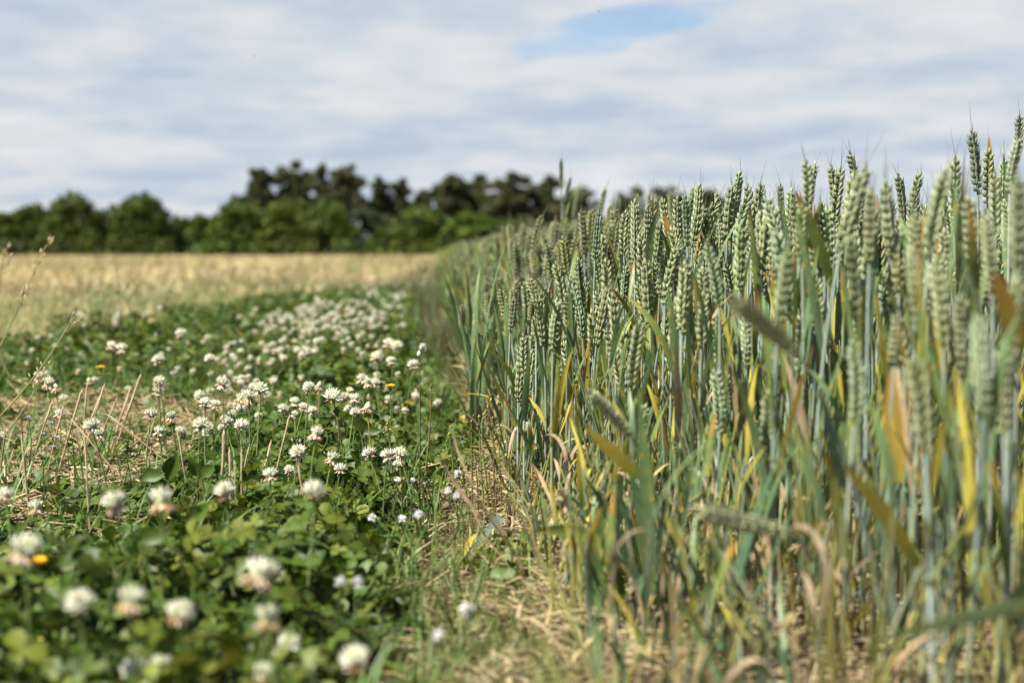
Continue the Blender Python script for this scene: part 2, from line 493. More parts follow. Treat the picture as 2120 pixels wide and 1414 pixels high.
def orient(d, spin):
    x, y, z = frame_of(d)
    c, s = math.cos(spin), math.sin(spin)
    return Matrix(np.stack([x * c + y * s, y * c - x * s, z], 1).tolist())

WG = 'ripening green wheat plants at the near end of the crop'
KW = {'green': 'green', 'tip': 'orange-tipped', 'yellow': 'yellow', 'orange': 'orange', 'rust': 'rusty', 'tan': 'dry tan'}
def wheat(base, ear_base, ear_tip, label=None, ear=None, leaves=None, seed=0, srad=0.0020, extra=None, nleaf=None, spin=None):
    r = random.Random(seed)
    base, eb, et = (np.asarray(v, float) for v in (base, ear_base, ear_tip))
    ed = unit(et - eb); H = eb[2]
    mid = eb - ed * H * 0.45
    mid = mid * .6 + (base + (eb - base) * .55) * .4
    pts = bez(base, mid, eb, 11)
    rad = np.linspace(srad * 1.15, srad * .72, 11)
    kinds = []
    lv = []
    if leaves is None:
        nl = r.choice([2, 3, 3]) if nleaf is None else nleaf
        for i in range(nl):
            f = (.78, .52, .3)[i] + r.uniform(-.08, .06)
            p0 = pts[int(f * 10)]
            kd = r.choice([['tip', 'tip', 'green', 'green', 'green'], ['tip', 'green', 'yellow', 'orange', 'green', 'tan'], ['tan', 'tan', 'orange', 'yellow']][i])
            ln = r.uniform(.10, .16) if i < 2 else r.uniform(.05, .09)
            lv.append((blade(p0, r.uniform(0, 6.28), ln, r.uniform(.0075, .0115) if i < 2 else .0045, R(r.uniform(4, 18)), R(r.choice([5, 12, 25, 55]) if i < 2 else r.uniform(60, 130)), kd, r), kd))
            kinds.append(kd)
    else:
        lv = leaves; kinds = [k for _, k in leaves]
    if label is None:
        lx = P(et)[0] - P(eb)[0]
        lean = 'leaning left' if lx < -14 else 'leaning right' if lx > 14 else 'upright'
        lf = KW[kinds[0]] if kinds else 'no'
        label = '%s wheat ear with %s leaf, tip %s' % (lean, lf, place(et))
    t = thing('wheat_plant', base, label, 'wheat plant', WG)
    V, Q, C = tube(pts, rad, 6, STEMC(11, r))
    g = Geo(); g.add(V - base, Q, C)
    # stem nodes
    for f in (3, 6):
        p = pts[f]; dd = unit(pts[f + 1] - pts[f - 1])
        V, Q, C = tube([p - dd * .003, p, p + dd * .003], [rad[f] * 1.0, rad[f] * 1.45, rad[f] * 1.0], 6, np.array([.2, .24, .1])); g.add(V - base, Q, C)
    link('stem', g.mesh('stem', M_stem), t)
    for (V, Q, C), kd in lv:
        part('leaf', V, Q, C, M_straw if kd == 'tan' else M_leaf, t, base)
    e = link('ear', ear or r.choice(EARS), t)
    s = np.linalg.norm(et - eb) / EL
    e.matrix_local = Matrix.Translation(Vector(eb - base)) @ orient(ed, r.uniform(0, 6.28) if spin is None else spin).to_4x4() @ Matrix.Diagonal((*[0.91 * (0.5 + 0.5 * s)] * 2, s, 1))
    return t

# ---- ears read off the photograph: (tip x, tip y, base x, base y, depth, kind)
KEY = [
 (1240, 430, 1232, 536, 2.0, 'd'), (1161, 325, 1162, 392, 3.4, 'd'), (1182, 365, 1168, 422, 3.4, 'd'), (1195, 392, 1187, 452, 3.3, ''), (1254, 385, 1238, 455, 3.2, ''),
 (1455, 372, 1434, 515, 1.93, ''), (1467, 400, 1440, 540, 1.95, ''), (1470, 425, 1482, 545, 1.95, ''), (1525, 348, 1521, 460, 2.15, ''), (1483, 392, 1500, 500, 2.2, ''), (1508, 382, 1512, 500, 2.2, ''),
 (1532, 397, 1522, 530, 2.0, ''), (1560, 372, 1556, 500, 2.05, ''), (1582, 370, 1562, 500, 2.0, ''), (1410, 438, 1422, 560, 2.1, ''), (1385, 392, 1392, 470, 3.0, ''), (1320, 398, 1325, 470, 3.1, ''), (1345, 395, 1340, 470, 3.2, ''),
 (1358, 400, 1366, 480, 3.2, ''), (1276, 405, 1278, 470, 3.2, ''), (1262, 420, 1256, 495, 2.8, ''), (1430, 380, 1425, 470, 2.7, ''), (1297, 455, 1305, 560, 2.4, ''), (1320, 485, 1330, 590, 2.3, ''),
 (1615, 375, 1620, 490, 2.3, ''), (1602, 395, 1625, 560, 1.6, ''), (1645, 400, 1640, 520, 2.2, ''), (1691, 326, 1668, 450, 1.55, ''), (1678, 330, 1676, 430, 2.2, ''), (1732, 336, 1728, 460, 1.95, ''), (1742, 338, 1725, 470, 1.9, ''),
 (1770, 308, 1772, 410, 2.1, ''), (1797, 332, 1740, 520, 1.32, ''), (1768, 350, 1752, 500, 1.6, ''), (1832, 362, 1845, 535, 1.38, ''), (1865, 353, 1872, 470, 2.0, ''), (1892, 350, 1884, 470, 1.95, ''), (1905, 385, 1885, 505, 1.95, ''),
 (1940, 335, 1922, 535, 1.22, ''), (1973, 315, 1976, 458, 1.7, ''), (2016, 258, 2024, 405, 1.8, 'd'), (2038, 300, 2044, 430, 1.95, ''), (2075, 320, 2078, 430, 2.0, ''), (2096, 280, 2090, 400, 1.6, ''), (2118, 232, 2104, 335, 1.9, 'd'),
 (2003, 398, 2012, 560, 1.3, ''), (2060, 350, 2062, 490, 1.55, ''), (2108, 350, 2104, 560, 1.05, ''), (1880, 505, 1905, 690, 1.05, ''), (1945, 525, 1952, 715, 1.1, ''), (2045, 440, 2055, 610, 1.2, ''), (1700, 500, 1690, 640, 1.5, ''),
 (1632, 500, 1610, 680, 1.2, ''), (1660, 640, 1655, 780, 1.5, ''), (1335, 528, 1346, 680, 1.75, ''), (1312, 600, 1322, 700, 2.2, ''), (1372, 655, 1392, 780, 1.85, ''), (1408, 590, 1368, 700, 1.85, ''), (1388, 700, 1385, 800, 2.0, ''),
 (1272, 590, 1268, 680, 2.3, ''), (1275, 705, 1290, 820, 1.7, ''), (1092, 580, 1090, 668, 2.6, ''), (1378, 845, 1394, 985, 1.75, ''), (1345, 775, 1338, 860, 1.9, ''), (1500, 760, 1490, 900, 1.45, ''), (1520, 765, 1516, 850, 1.6, ''),
 (1412, 745, 1420, 860, 1.7, ''), (1790, 560, 1775, 700, 1.45, ''), (1850, 600, 1870, 760, 1.3, ''), (1510, 540, 1520, 640, 1.85, ''), (1585, 520, 1575, 640, 1.75, ''), (1480, 640, 1488, 760, 1.6, ''), (1450, 480, 1462, 590, 2.0, ''),
 (1720, 420, 1716, 560, 1.65, ''), (1805, 430, 1790, 590, 1.45, ''), (1995, 600, 1990, 780, 1.15, ''), (2110, 560, 2100, 760, 1.0, ''), (1905, 720, 1915, 940, 0.95, ''), (2040, 640, 2035, 860, 0.95, ''), (1800, 700, 1770, 880, 1.1, ''),
 (1550, 640, 1545, 760, 1.55, ''), (1580, 800, 1590, 960, 1.3, ''), (1128, 490, 1132, 550, 3.2, ''), (1150, 515, 1158, 580, 2.9, ''), (1212, 540, 1208, 620, 2.6, ''), (1178, 560, 1180, 640, 2.6, ''),
]
NAMED = {
 0: 'slender dark blue-green ear on a bare stem, alone at the left front of the crop',
 1: 'tallest blurred dark ear on thin stem rising over the crop before the pines',
 2: 'short dark blurred ear just right of the tallest one before the pines',
 5: 'plump bright green wheat ear leaning right above the orange-tipped leaf',
 8: 'tall pale ear with thin awns standing over its neighbours in mid crop',
 40: 'tall dark green sharp ear against the sky near the right edge',
 32: 'large blurred pale ear leaning right, its tip against the sky',
 44: 'dark ear cut by the right edge, leaning right against the sky',
 54: 'long narrow ear, left front of the crop, pale green and almost upright',
 62: 'ear with large dark green grains hanging low among the stems',
 61: 'single short ear near the left crop edge above the green blades',
}
used = []
for i, (tx, ty, bx, by, D, kd) in enumerate(KEY):
    et, eb = W(tx, ty, D), W(bx, by, D * 1.004)
    r = random.Random(1000 + i)
    base = np.array([eb[0] + (eb[0] - et[0]) * .6 + r.uniform(-.015, .015), eb[1] + r.uniform(-.02, .02), -0.004])
    base[0] = max(base[0], 0.125)
    used.append((base[0], base[1]))
    wheat(base, eb, et, NAMED.get(i), EAR_DARK if kd == 'd' else None, seed=1000 + i, leaves=[] if i == 0 else None)

def wleaf(pts_px, D, wpx, kind, seed, twist=0.4, side=None, fold=.25):
    """blade through photo pixels at depths"""
    r = random.Random(seed)
    P3 = np.array([W(x, y, d) for (x, y), d in zip(pts_px, np.linspace(D[0], D[1], len(pts_px)))])
    t = np.linspace(0, 1, len(P3)); tt = np.linspace(0, 1, 9)
    # quadratic-ish smoothing through the points
    pts = np.stack([np.polyval(np.polyfit(t, P3[:, k], min(2, len(P3) - 1)), tt) for k in range(3)], 1)
    wd = wpx / F * (D[0] + D[1]) / 2
    s = CR @ np.array(side if side is not None else [unit(pts[-1] - pts[0]) @ CR[:, 1], -(unit(pts[-1] - pts[0]) @ CR[:, 0]), 0.3])
    return (ribbon(pts, WPROF * wd, s, leaf_cols(kind, 9, r), fold, twist), kind), pts[0]
def special(tipbase, D, leaves_px, label, seed, ear=None, base=None, spin=None):
    tx, ty, bx, by = tipbase
    d0, d1 = D
    et, eb = W(tx, ty, d0), W(bx, by, d1)
    lv = [wleaf(*a)[0] for a in leaves_px]
    if base is None: base = np.array([eb[0] + (eb[0] - et[0]) * .8, eb[1], -0.004])
    used.append((base[0], base[1]))
    return wheat(base, eb, et, label, ear, lv, seed, spin=spin)
special((1488, 598, 1655, 735), (.95, 1.02), [], 'blurred pale ear bowed far to the left, upper of the two leaning ears', 2001, EAR_SUNLIT, base=np.array([.36, 1.08, -.004]))
special((1212, 795, 1308, 905), (1.3, 1.33), [([(1330, 990), (1270, 935), (1210, 880)], (1.25, 1.2), 30, 'yellow', 1, .2)], 'blurred pale ear bent left at the crop edge, with a broad bright yellow leaf below', 2002, EAR_SUNLIT, base=np.array([.235, 1.36, -.004]))
special((1408, 1052, 1640, 1105), (1.0, 1.06), [], 'ear lying almost level across the stems, pointing left, low in the crop', 2003, EAR_SUNLIT, base=np.array([.34, 1.16, -.004]), spin=.3)
special((1140, 998, 1180, 1045), (1.28, 1.36), [([(1290, 1240), (1230, 1120), (1100, 1100)], (1.3, 1.35), 46, 'tip', 2, .3)], 'small pale ear tip pointing at the viewer, low at the crop edge', 2004, EAR_PALE, base=np.array([.24, 1.40, -.004]))
special((1700, 560, 1690, 700), (1.5, 1.5), [([(1722, 590), (1685, 480), (1645, 395)], (1.5, 1.42), 26, 'tip', 3, .2)], 'ear under a long blurred green leaf that points up left, tip yellow', 2005)
special((1440, 560, 1446, 670), (1.9, 1.9), [([(1444, 600), (1400, 520), (1376, 440)], (1.9, 1.88), 22, 'tip', 4, .1), ([(1470, 640), (1440, 590), (1415, 530)], (1.92, 1.9), 18, 'green', 5, .1)], 'ear behind a broad green leaf whose sharp tip is orange, mid crop', 2006)
special((1865, 470, 1872, 570), (1.9, 1.9), [([(1865, 600), (1810, 530), (1778, 488)], (1.9, 1.85), 22, 'green', 6, .1), ([(2062, 420), (2052, 350), (2047, 282)], (1.95, 1.95), 14, 'orange', 7, 0)], 'ear beside a dark green leaf pointing up left below the skyline', 2007)
special((1330, 830, 1325, 930), (1.5, 1.5), [([(1345, 1230), (1340, 1040), (1322, 810)], (1.25, 1.2), 34, 'green', 8, .1)], 'ear half hidden by a tall blue-green blurred blade', 2008)
special((2070, 700, 2080, 900), (1.0, 1.0), [([(2110, 720), (2085, 640), (2060, 560)], (1.0, .98), 40, 'orange', 9, .1), ([(2200, 1240), (2020, 1270), (1800, 1330)], (.95, .8), 40, 'green', 10, .2)], 'large blurred ear at the right edge with an orange leaf above it', 2009)
special((1860, 640, 1850, 760), (1.2, 1.2), [([(1860, 1000), (1850, 880), (1845, 760)], (1.2, 1.2), 40, 'orange', 11, .1), ([(1900, 1170), (1830, 1060), (1745, 960)], (1.0, .95), 36, 'yellow', 12, .2)], 'blurred ear over a broad orange upright leaf and a long yellow one', 2010)

# ---- plants filling the near end of the crop
def Hm(x, y):
    w = np.interp(y, [1.2, 2.0, 3.2], [.30, .22, .09])
    return .29 + .145 * smooth01((x - .13) / w)
def pick(n, x0, x1, y0, y1, dens, mind=0.028, rs=5):
    """jittered points"""
    rg = np.random.default_rng(rs)
    sp = 1 / math.sqrt(dens)
    gx, gy = np.meshgrid(np.arange(x0, x1, sp), np.arange(y0, y1, sp))
    p = np.stack([gx.ravel(), gy.ravel()], 1) + rg.uniform(-.48, .48, (gx.size, 2)) * sp
    return p
pts = pick(0, .135, 1.15, .85, 2.5, 400, rs=3)
pts = pts[np.argsort(pts[:, 1])]
n_ind = 0
NEAR_LIMIT = 300 - len(used)
cand = []
U = np.array(used)
for (x, y) in pts:
    r = random.Random(int(x * 1e4) * 7 + int(y * 1e4))
    if np.min(np.hypot(U[:, 0] - x, U[:, 1] - y)) < .026: continue
    H = float(Hm(x, y)) + r.uniform(-.075, .022)
    px, py, D = P(np.array([x, y, H - .04]))
    if px > 2190 or px < 930: continue
    if y < 1.7 and x < .13 + .16 * (1.9 - y) / .7 + .05 and (y < 1.5 or r.random() < .8): continue
    if y < 1.5 and r.random() < .45: continue
    if y < 1.15 and r.random() < .55: continue
    if D < 1.75 and py < 470 and px < 1990: H -= (.03 + .05 * (1.75 - D))
    cand.append((x, y, H))
cand.sort(key=lambda c: c[1])
ind, rest = cand[:NEAR_LIMIT], cand[NEAR_LIMIT:]
for i, (x, y, H) in enumerate(ind):
    r = random.Random(5000 + i)
    ln = r.uniform(.058, .098)
    a, az = R(abs(r.gauss(0, 6))), r.uniform(0, 6.28)
    d = np.array([math.sin(a) * math.cos(az), math.sin(a) * math.sin(az), math.cos(a)])
    et = np.array([x, y, H]) + np.array([d[0], d[1], 0]) * .05
    eb = et - d * ln
    wheat(np.array([x, y, -.004]), eb, et, seed=5000 + i)

# ---- the rest of the crop as one mass
def plant_tpl(seed, detail):
    """plant 0.44 tall"""
    r = random.Random(seed); g = Geo()
    eb = np.array([r.uniform(-.02, .02), r.uniform(-.02, .02), .357])
    pts = bez(np.zeros(3), np.array([0, 0, .2]), eb, 5 if detail else 3)
    t = smooth01(np.linspace(0, 1, len(pts))[:, None] * r.uniform(1.3, 2.4))
    g.add(*tube(pts, 0.0019, 4 if detail else 3, np.array([0.36, 0.33, 0.15]) * (1 - t) + GLAUC * t))
    j = np.array([r.uniform(.85, 1.1), r.uniform(.95, 1.05), r.uniform(.85, 1.15)])
    if detail >= 1:
        V, Q, C = ear_geo(r.uniform(.07, .092), 18, r.uniform(-1, 2), seed, detail - 1 if detail < 2 else 1, detail == 2, 1.05, EARB * j, EART * j)
    else:
        z = np.linspace(0, .085, 7)
        V, Q, C = tube(np.stack([z * 0, z * 0, z], 1), [.004, .0075, .0055, .0078, .0055, .0065, .001], 4, np.repeat((EARB * j)[None], 7, 0) * np.array([1, 1.25, .7, 1.25, .75, 1.2, 1])[:, None])
    Mx = np.array(orient(unit(np.array([r.gauss(0, .09), r.gauss(0, .09), 1])), r.uniform(0, 6.28)))
    g.add(V @ Mx.T + eb, Q, C)
    for i in range(3):
        kd = r.choice([['tip', 'green', 'green', 'green', 'green'], ['tip', 'green', 'yellow', 'green', 'green'], ['tan', 'tan', 'orange', 'yellow']][i])
        V, Q, C = blade(pts[max(1, int((.8, .55, .25)[i] * (len(pts) - 1)))], r.uniform(0, 6.28), r.uniform(.11, .17), .0095, R(r.uniform(4, 18)), R(r.choice([5, 15, 50]) if i < 2 else 120), kd, r)
        if not detail:
            idx = [0, 2, 12, 14, 24, 26]; V, C = V[idx], C[idx]; Q = np.array([[0, 1, 3, 2], [2, 3, 5, 4]])
        g.add(V, Q, C)
    return g.arr()
def tiller_tpl(seed, hi_det=True):
    r = random.Random(seed); g = Geo()
    GREEN = globals()['GREEN'] * np.array([.8, .95, 1.2])
    for i in range(6):
        kd = r.choice(['green'] * 7 + ['tip', 'yellow'])
        z0 = r.uniform(.0, .12)
        g.add(*blade((r.uniform(-.01, .01), r.uniform(-.01, .01), z0), r.uniform(0, 6.28), r.uniform(.15, .26), r.uniform(.009, .013), R(r.uniform(3, 16)), R(r.uniform(5, 50)), kd, r))
    g.add(*tube([(0, 0, 0), (0, 0, .14)], .002, 4, GREEN * 1.6))
    return g.arr()
crop = Geo()
def scatter(geo, tpls, pts, hs, base_h, rg, spread=.07, tintv=.12, xs=None):
    k = len(pts); ids = rg.integers(0, len(tpls), k)
    sc = hs / base_h; wide = np.ones(k) if xs is None else xs
    Mz = rotz(rg.uniform(0, 6.28, k)); tilt = rotx(rg.normal(0, spread, k))
    M = rotz(rg.uniform(0, 6.28, k)) @ tilt @ Mz
    S = np.zeros((k, 3, 3)); S[:, 0, 0] = wide; S[:, 1, 1] = wide; S[:, 2, 2] = sc
    M = M @ S
    T = np.concatenate([pts, np.full((k, 1), -.004)], 1)
    tint = rg.uniform(1 - tintv, 1 + tintv, (k, 1)) * np.ones((k, 3))
    for t in range(len(tpls)):
        s = ids == t
        geo.stamp(tpls[t], M[s], T[s], tint[s])
rg = np.random.default_rng(21)
T2 = [plant_tpl(300 + i, 2) for i in range(10)]
T1 = [plant_tpl(400 + i, 1) for i in range(10)]
T0 = [plant_tpl(500 + i, 0) for i in range(10)]
TL = [tiller_tpl(600 + i) for i in range(6)]
def field(p, lo=.0):
    return Hm(p[:, 0], p[:, 1]) + rg.uniform(-.06, .025, len(p)) - lo
if rest:
    rp = np.array([c[:2] for c in rest]); scatter(crop, T2, rp, np.array([c[2] for c in rest]) + .01, .445, rg)
def infr(p, m=60):
    q = np.concatenate([p, np.full((len(p), 1), .3)], 1); x, y, d = P(q)
    return (x < 2120 + m)
p = pick(0, .13, 2.2, 2.52, 5.2, 400, rs=8); p = p[infr(p, 200)]
near2 = p[:, 0] < .16 + .28 * p[:, 1]
scatter(crop, T2, p[near2], field(p[near2]), .445, rg)
scatter(crop, T1, p[~near2], field(p[~near2]), .445, rg)
p = pick(0, .13, 1.1, 5.2, 14, 300, rs=9); scatter(crop, T1, p, field(p), .445, rg)
p = pick(0, .13, 1.0, 14, 45, 150, rs=10); scatter(crop, T0, p, field(p), .445, rg, xs=np.full(len(p), 1.3))
p = pick(0, .13, 1.3, 45, 126, 40, rs=12); scatter(crop, T0, p, field(p), .445, rg, xs=np.full(len(p), 2.6))
p = pick(0, 1.1, 7, 3.2, 16, 70, rs=13); scatter(crop, T0, p, field(p), .445, rg, xs=np.full(len(p), 1.7))
p = pick(0, 1.0, 14, 16, 60, 7, rs=14); scatter(crop, T0, p, field(p), .445, rg, xs=np.full(len(p), 4.0))
p = pick(0, 1.1, 2.4, .2, 3.2, 120, rs=15); p = p[~infr(p, 70)]; scatter(crop, T1, p, field(p), .445, rg)
# leafy shoots along the edge
p = pick(0, .11, .26, 2.3, 20, 130, rs=16); scatter(crop, TL, p, rg.uniform(.17, .34, len(p)) * np.interp(p[:, 1], [3, 6], [1, .75]), .28, rg, .1)
stuff('wheat_crop', crop, M_leaf, 'dense green wheat crop running along the strip to the far hedge')

def bare_tpl(seed):
    r = random.Random(seed); g = Geo()
    e = np.array([r.uniform(-.03, .03), r.uniform(-.03, .03), r.uniform(.2, .3)])
    tc_ = r.choice([np.array([.34, .34, .10]), np.array([.22, .28, .16]), np.array([.22, .29, .22]), np.array([.40, .34, .16])])
    pts = bez(np.zeros(3), np.array([0, 0, .12]), e, 6)
    g.add(*tube(pts, np.linspace(.0018, .001, 6), 5, tc_ + (GLAUC - tc_) * np.linspace(0, 1, 6)[:, None] * r.uniform(.2, 1)))
    for q in range(2):
        o_ = np.array([r.uniform(-.02, .02), r.uniform(-.02, .02), 0]); e2 = e * r.uniform(.6, 1.1) * np.array([1.3, 1.3, 1]) + o_
        g.add(*tube(bez(o_, o_ + [0, 0, .1], e2, 5), np.linspace(.0017, .0009, 5), 5, tc_ * r.uniform(.8, 1.2) * np.array([1, r.uniform(.92, 1.1), 1])))
    for i in range(3):
        kd = r.choice(['green', 'green', 'green', 'tip', 'yellow'])
        g.add(*blade(pts[r.randint(1, 5)], r.uniform(0, 6.28), r.uniform(.06, .14), r.uniform(.004, .008), R(r.uniform(2, 12)), R(r.uniform(2, 35)), kd, r))
    return g.arr()
TB = [bare_tpl(650 + i) for i in range(12)]
p = np.concatenate([pick(0, .13, 1.1, .95, 2.7, 420, rs=19), pick(0, .15, .8, 1.3, 1.8, 350, rs=20)]); p = p[(p[:, 1] > 1.35) | (rg.random(len(p)) < .75)]; p = p[infr(p, 80)]; scatter(crop2 := Geo(), TB, p, rg.uniform(.6, 1.2, len(p)) * np.interp(p[:, 0] - .15 * np.clip(1.7 - p[:, 1], 0, .6), [.13, .35], [.55, 1]), 1.0, rg, .14)
stuff('wheat_shoots', crop2, M_leaf, 'narrow earless shoots and leaves filling the gaps low between the near wheat stems')

# dry leaves and dead shoots standing and lying between the stems
dry = Geo()
def dry_tpl(seed):
    r = random.Random(seed); g = Geo()
    for i in range(3):
        c = TAN * r.uniform(.6, 1.25) * np.array([1, r.uniform(.9, 1.1), r.uniform(.8, 1.2)])
        V, Q, _ = blade((r.uniform(-.02, .02), r.uniform(-.02, .02), r.uniform(0, .08)), r.uniform(0, 6.28), r.uniform(.04, .085), r.uniform(.0025, .005), R(r.uniform(3, 35)), R(r.uniform(30, 150)), 'tan', r, r.uniform(-4, 4))
        g.add(V, Q, c)
    p0 = np.array([r.uniform(-.02, .02), r.uniform(-.02, .02), 0])
    g.add(*tube([p0, p0 + [r.uniform(-.01, .01), 0, .06], p0 + [r.uniform(-.01, .01), .005, r.uniform(.07, .12)]], .0013, 4, TAN * r.uniform(.8, 1.3) * np.array([1, 1.02, .9])))
    return g.arr()
DT = [dry_tpl(700 + i) for i in range(10)]
p = pick(0, .12, 1.1, .9, 3.6, 420, rs=17); p = p[infr(p)]; p = p[rg.random(len(p)) < np.interp(p[:, 1], [1.1, 1.5, 2.2], [.3, .6, .9])]
scatter(dry, DT, p, rg.uniform(.6, 1.5, len(p)), 1.0, rg, .3, .25)
p = pick(0, .12, .6, 3.6, 14, 200, rs=18); scatter(dry, DT, p, rg.uniform(.6, 1.4, len(p)), 1.0, rg, .3, .25)
stuff('dry_wheat_leaves', dry, M_straw, 'tan withered leaves and dead shoots tangled low between the wheat stems')

# leafy shoots without ears at the edge, nearest ones
TG = 'leafy wheat shoots without ears along the crop edge'
for i, (px, py, hpx, D) in enumerate([(1075, 960, 300, 2.35), (1120, 940, 210, 2.2), (1165, 950, 250, 2.05), (1210, 950, 190, 2.0), (1255, 985, 200, 1.9), (1030, 880, 250, 2.7), (1000, 820, 240, 3.1), (1148, 1085, 240, 1.8), (1195, 1060, 260, 1.8), (1290, 1120, 240, 1.6), (1360, 1280, 300, 1.35), (1270, 1330, 220, 1.3), (1060, 1040, 170, 2.05), (1500, 1350, 420, 1.2), (1420, 1340, 230, 1.25)]):
    r = random.Random(4000 + i)
    b = W(px, py, D); b[2] = -.004; b[0] = max(b[0], .100)
    h = hpx / F * D
    t = thing('wheat_shoot', b, ('leafy green wheat shoot at the crop edge, base %s' % place(b)), 'wheat plant', TG)
    for k in range(r.choice([5, 6, 7])):
        kd = r.choice(['green', 'green', 'green', 'tip'])
        V, Q, C = blade((r.uniform(-.012, .012), r.uniform(-.012, .012), r.uniform(0, .05)), r.choice([r.uniform(-.6, .6), r.uniform(2.5, 3.7), r.uniform(2.5, 3.7)]), h * r.uniform(.75, 1.15), r.uniform(.012, .018), R(r.uniform(3, 22)), R(r.uniform(0, 28)), kd, r, r.uniform(-.5, .5))
        part('leaf', V, Q, C * np.array([.62, .80, .95]), M_leaf, t)
    V, Q, C = tube([(0, 0, 0), (0, 0, h * .25), (.004, 0, h * .5)], [.0026, .002, .001], 6, GREEN * 1.7); part('stem', V, Q, C, M_stem, t)

# ================================================================== CLOVER
def leaflet(L_, Wd, az, tilt, c, fine=True):
    """obovate leaflet from origin in direction az, in the xy plane, folded; tilt up"""
    ts = [0, .3, .65, .9, 1.0] if fine else [0, .6, 1.0]
    ws = [.12, .72, 1.0, .68, .18] if fine else [.15, 1.0, .5]
    V, C = [], []
    d = np.array([math.cos(az), math.sin(az), 0]); s = np.array([-math.sin(az), math.cos(az), 0])
    for t, w in zip(ts, ws):
        p = d * t * L_ * math.cos(tilt) + np.array([0, 0, 1]) * (t * L_ * math.sin(tilt) - .25 * t * t * L_ * .5)
        for q, zz_ in ((-1, .16), (0, 0), (1, .16)):
            V.append(p + s * w * Wd / 2 * q + np.array([0, 0, zz_ * w * Wd * .8]))
            C.append(np.array(c) * (1.35 if (q == 0 and t < .7) else 1.0) * (1.25 if fine and abs(t - .65) < .01 and q != 0 else 1))
    return np.array(V), strip_faces(len(ts), 3, False), np.array(C)
CG = [np.array([.056, .102, .010]), np.array([.066, .115, .011]), np.array([.038, .075, .010]), np.array([.125, .165, .022]), np.array([.080, .105, .013])]
def clover_tpl(seed, fine=True):
    """leaf on a petiole 1.0 high (scaled) - blade size is real"""
    r = random.Random(seed); g = Geo()
    c = CG[seed % 5] * r.uniform(.85, 1.15)
    L_ = r.uniform(.008, .0175)
    tl = r.uniform(-.1, .35)
    for k in range(3):
        g.add(*leaflet(L_, L_ * .92, k * 2.094 + r.uniform(-.15, .15), tl + r.uniform(-.15, .15), c, fine))
    V, Q, C = g.arr()
    Mx = np.array(orient(unit(np.array([r.gauss(0, .5), r.gauss(0, .5), 1])), 0))
    g2 = Geo(); g2.add(V @ Mx.T, Q, C)
    if fine:
        g2.add(*tube([(0, 0, 0), (.004, .003, -.03), (r.uniform(-.02, .02), r.uniform(-.02, .02), -.07)], .0007, 3, np.array([.12, .17, .05])))
    return g2.arr()
CF = [clover_tpl(i) for i in range(20)]
CC_ = [clover_tpl(i, False) for i in range(20)]
def straw_patch(x, y):
    a = ((x + .78) / .36) ** 2 + ((y - 2.5) / .95) ** 2
    b = ((x + .48) / .16) ** 2 + ((y - 3.1) / .22) ** 2
    c = ((x + .36) / .05) ** 2 + ((y - 1.75) / .1) ** 2
    return np.minimum(np.minimum(a, b), c) + .35 * wob(x, y, 7, 3)
def clover_ok(p, rg):
    x, y = p[:, 0], p[:, 1]
    ok = (x < XR(y) + .03 * wob(x, y, 6, 8)) & (x > XL(y) + .5 * wob(x, y, 2.2, 5) + .15 * wob(x, y, 8, 2) + .12)
    ok &= (straw_patch(x, y) > 1) | (rg.random(len(p)) < .16 + .2 * (wob(x, y, 11, 5) > .25))
    # bare strip nearer to the wheat
    strip = (x > -.050 - .02 * wob(x, y, 9, 4)) & (y < 2.15)
    ok &= ~strip | (rg.random(len(p)) < .10)
    ok &= (x < -.03) | (rg.random(len(p)) < .6)
    thin = np.interp(y, [8, 16], [0, .45])
    ok &= rg.random(len(p)) > thin
    return ok
def mound(x, y):
    m = .052 + .026 * wob(x, y, 4.5, 6) + .020 * wob(x, y, 15, 7)
    m = m * (1 - .55 * smooth01((x + .14) / .12)) * (.42 + .58 * smooth01((straw_patch(x, y) - 1) / 2.5)) + .012 * smooth01((1.5 - y) / .5)
    return np.clip(m, .012, .12)
def scat_leaves(geo, tpls, p, size, rg, lay=.5):
    k = len(p); ids = rg.integers(0, len(tpls), k)
    z = mound(p[:, 0], p[:, 1]) * (lay + (1.25 - lay) * rg.random(k) ** 1.2) + .004
    # light and dark clumps come from variety of plants, not shade
    M = rotz(rg.uniform(0, 6.28, k)) @ rotx(rg.normal(0, .5, k)) * (size * rg.uniform(.65, 1.3, k))[:, None, None]
    T = np.concatenate([p, z[:, None]], 1)
    gsel = .5 + .5 * wob(p[:, 0], p[:, 1], 5, 12)
    tint = np.stack([.85 + .45 * gsel, .92 + .16 * gsel, np.full(k, .9)], 1) * rg.uniform(.8, 1.2, (k, 1))
    yel = rg.random(k) < .008
    tint[yel] *= np.array([2.2, 1.5, 1.0])
    for t in range(len(tpls)):
        s = ids == t; geo.stamp(tpls[t], M[s], T[s], tint[s])
def infl(p, m=60, h=.05):
    q = np.concatenate([p, np.full((len(p), 1), h)], 1); x, y, d = P(q)
    return (x > -m) & (y < 1414 + 90) & (d > .3)
clov = Geo(); rg = np.random.default_rng(31)
p = pick(0, -1.6, .16, .72, 3.6, 8200, rs=41); p = p[infl(p)]; p = p[clover_ok(p, rg)]
scat_leaves(clov, CF, p, np.full(len(p), 1.0), rg, .2)
p = pick(0, -2.6, .12, 3.6, 8.0, 2300, rs=42); p = p[infl(p)]; p = p[clover_ok(p, rg)]
scat_leaves(clov, CC_, p, np.full(len(p), 1.35), rg, .5)
p = pick(0, -2.6, .12, 8.0, 18, 900, rs=43); p = p[infl(p)]; p = p[clover_ok(p, rg)]
scat_leaves(clov, CC_, p, np.full(len(p), 2.0), rg, .5)
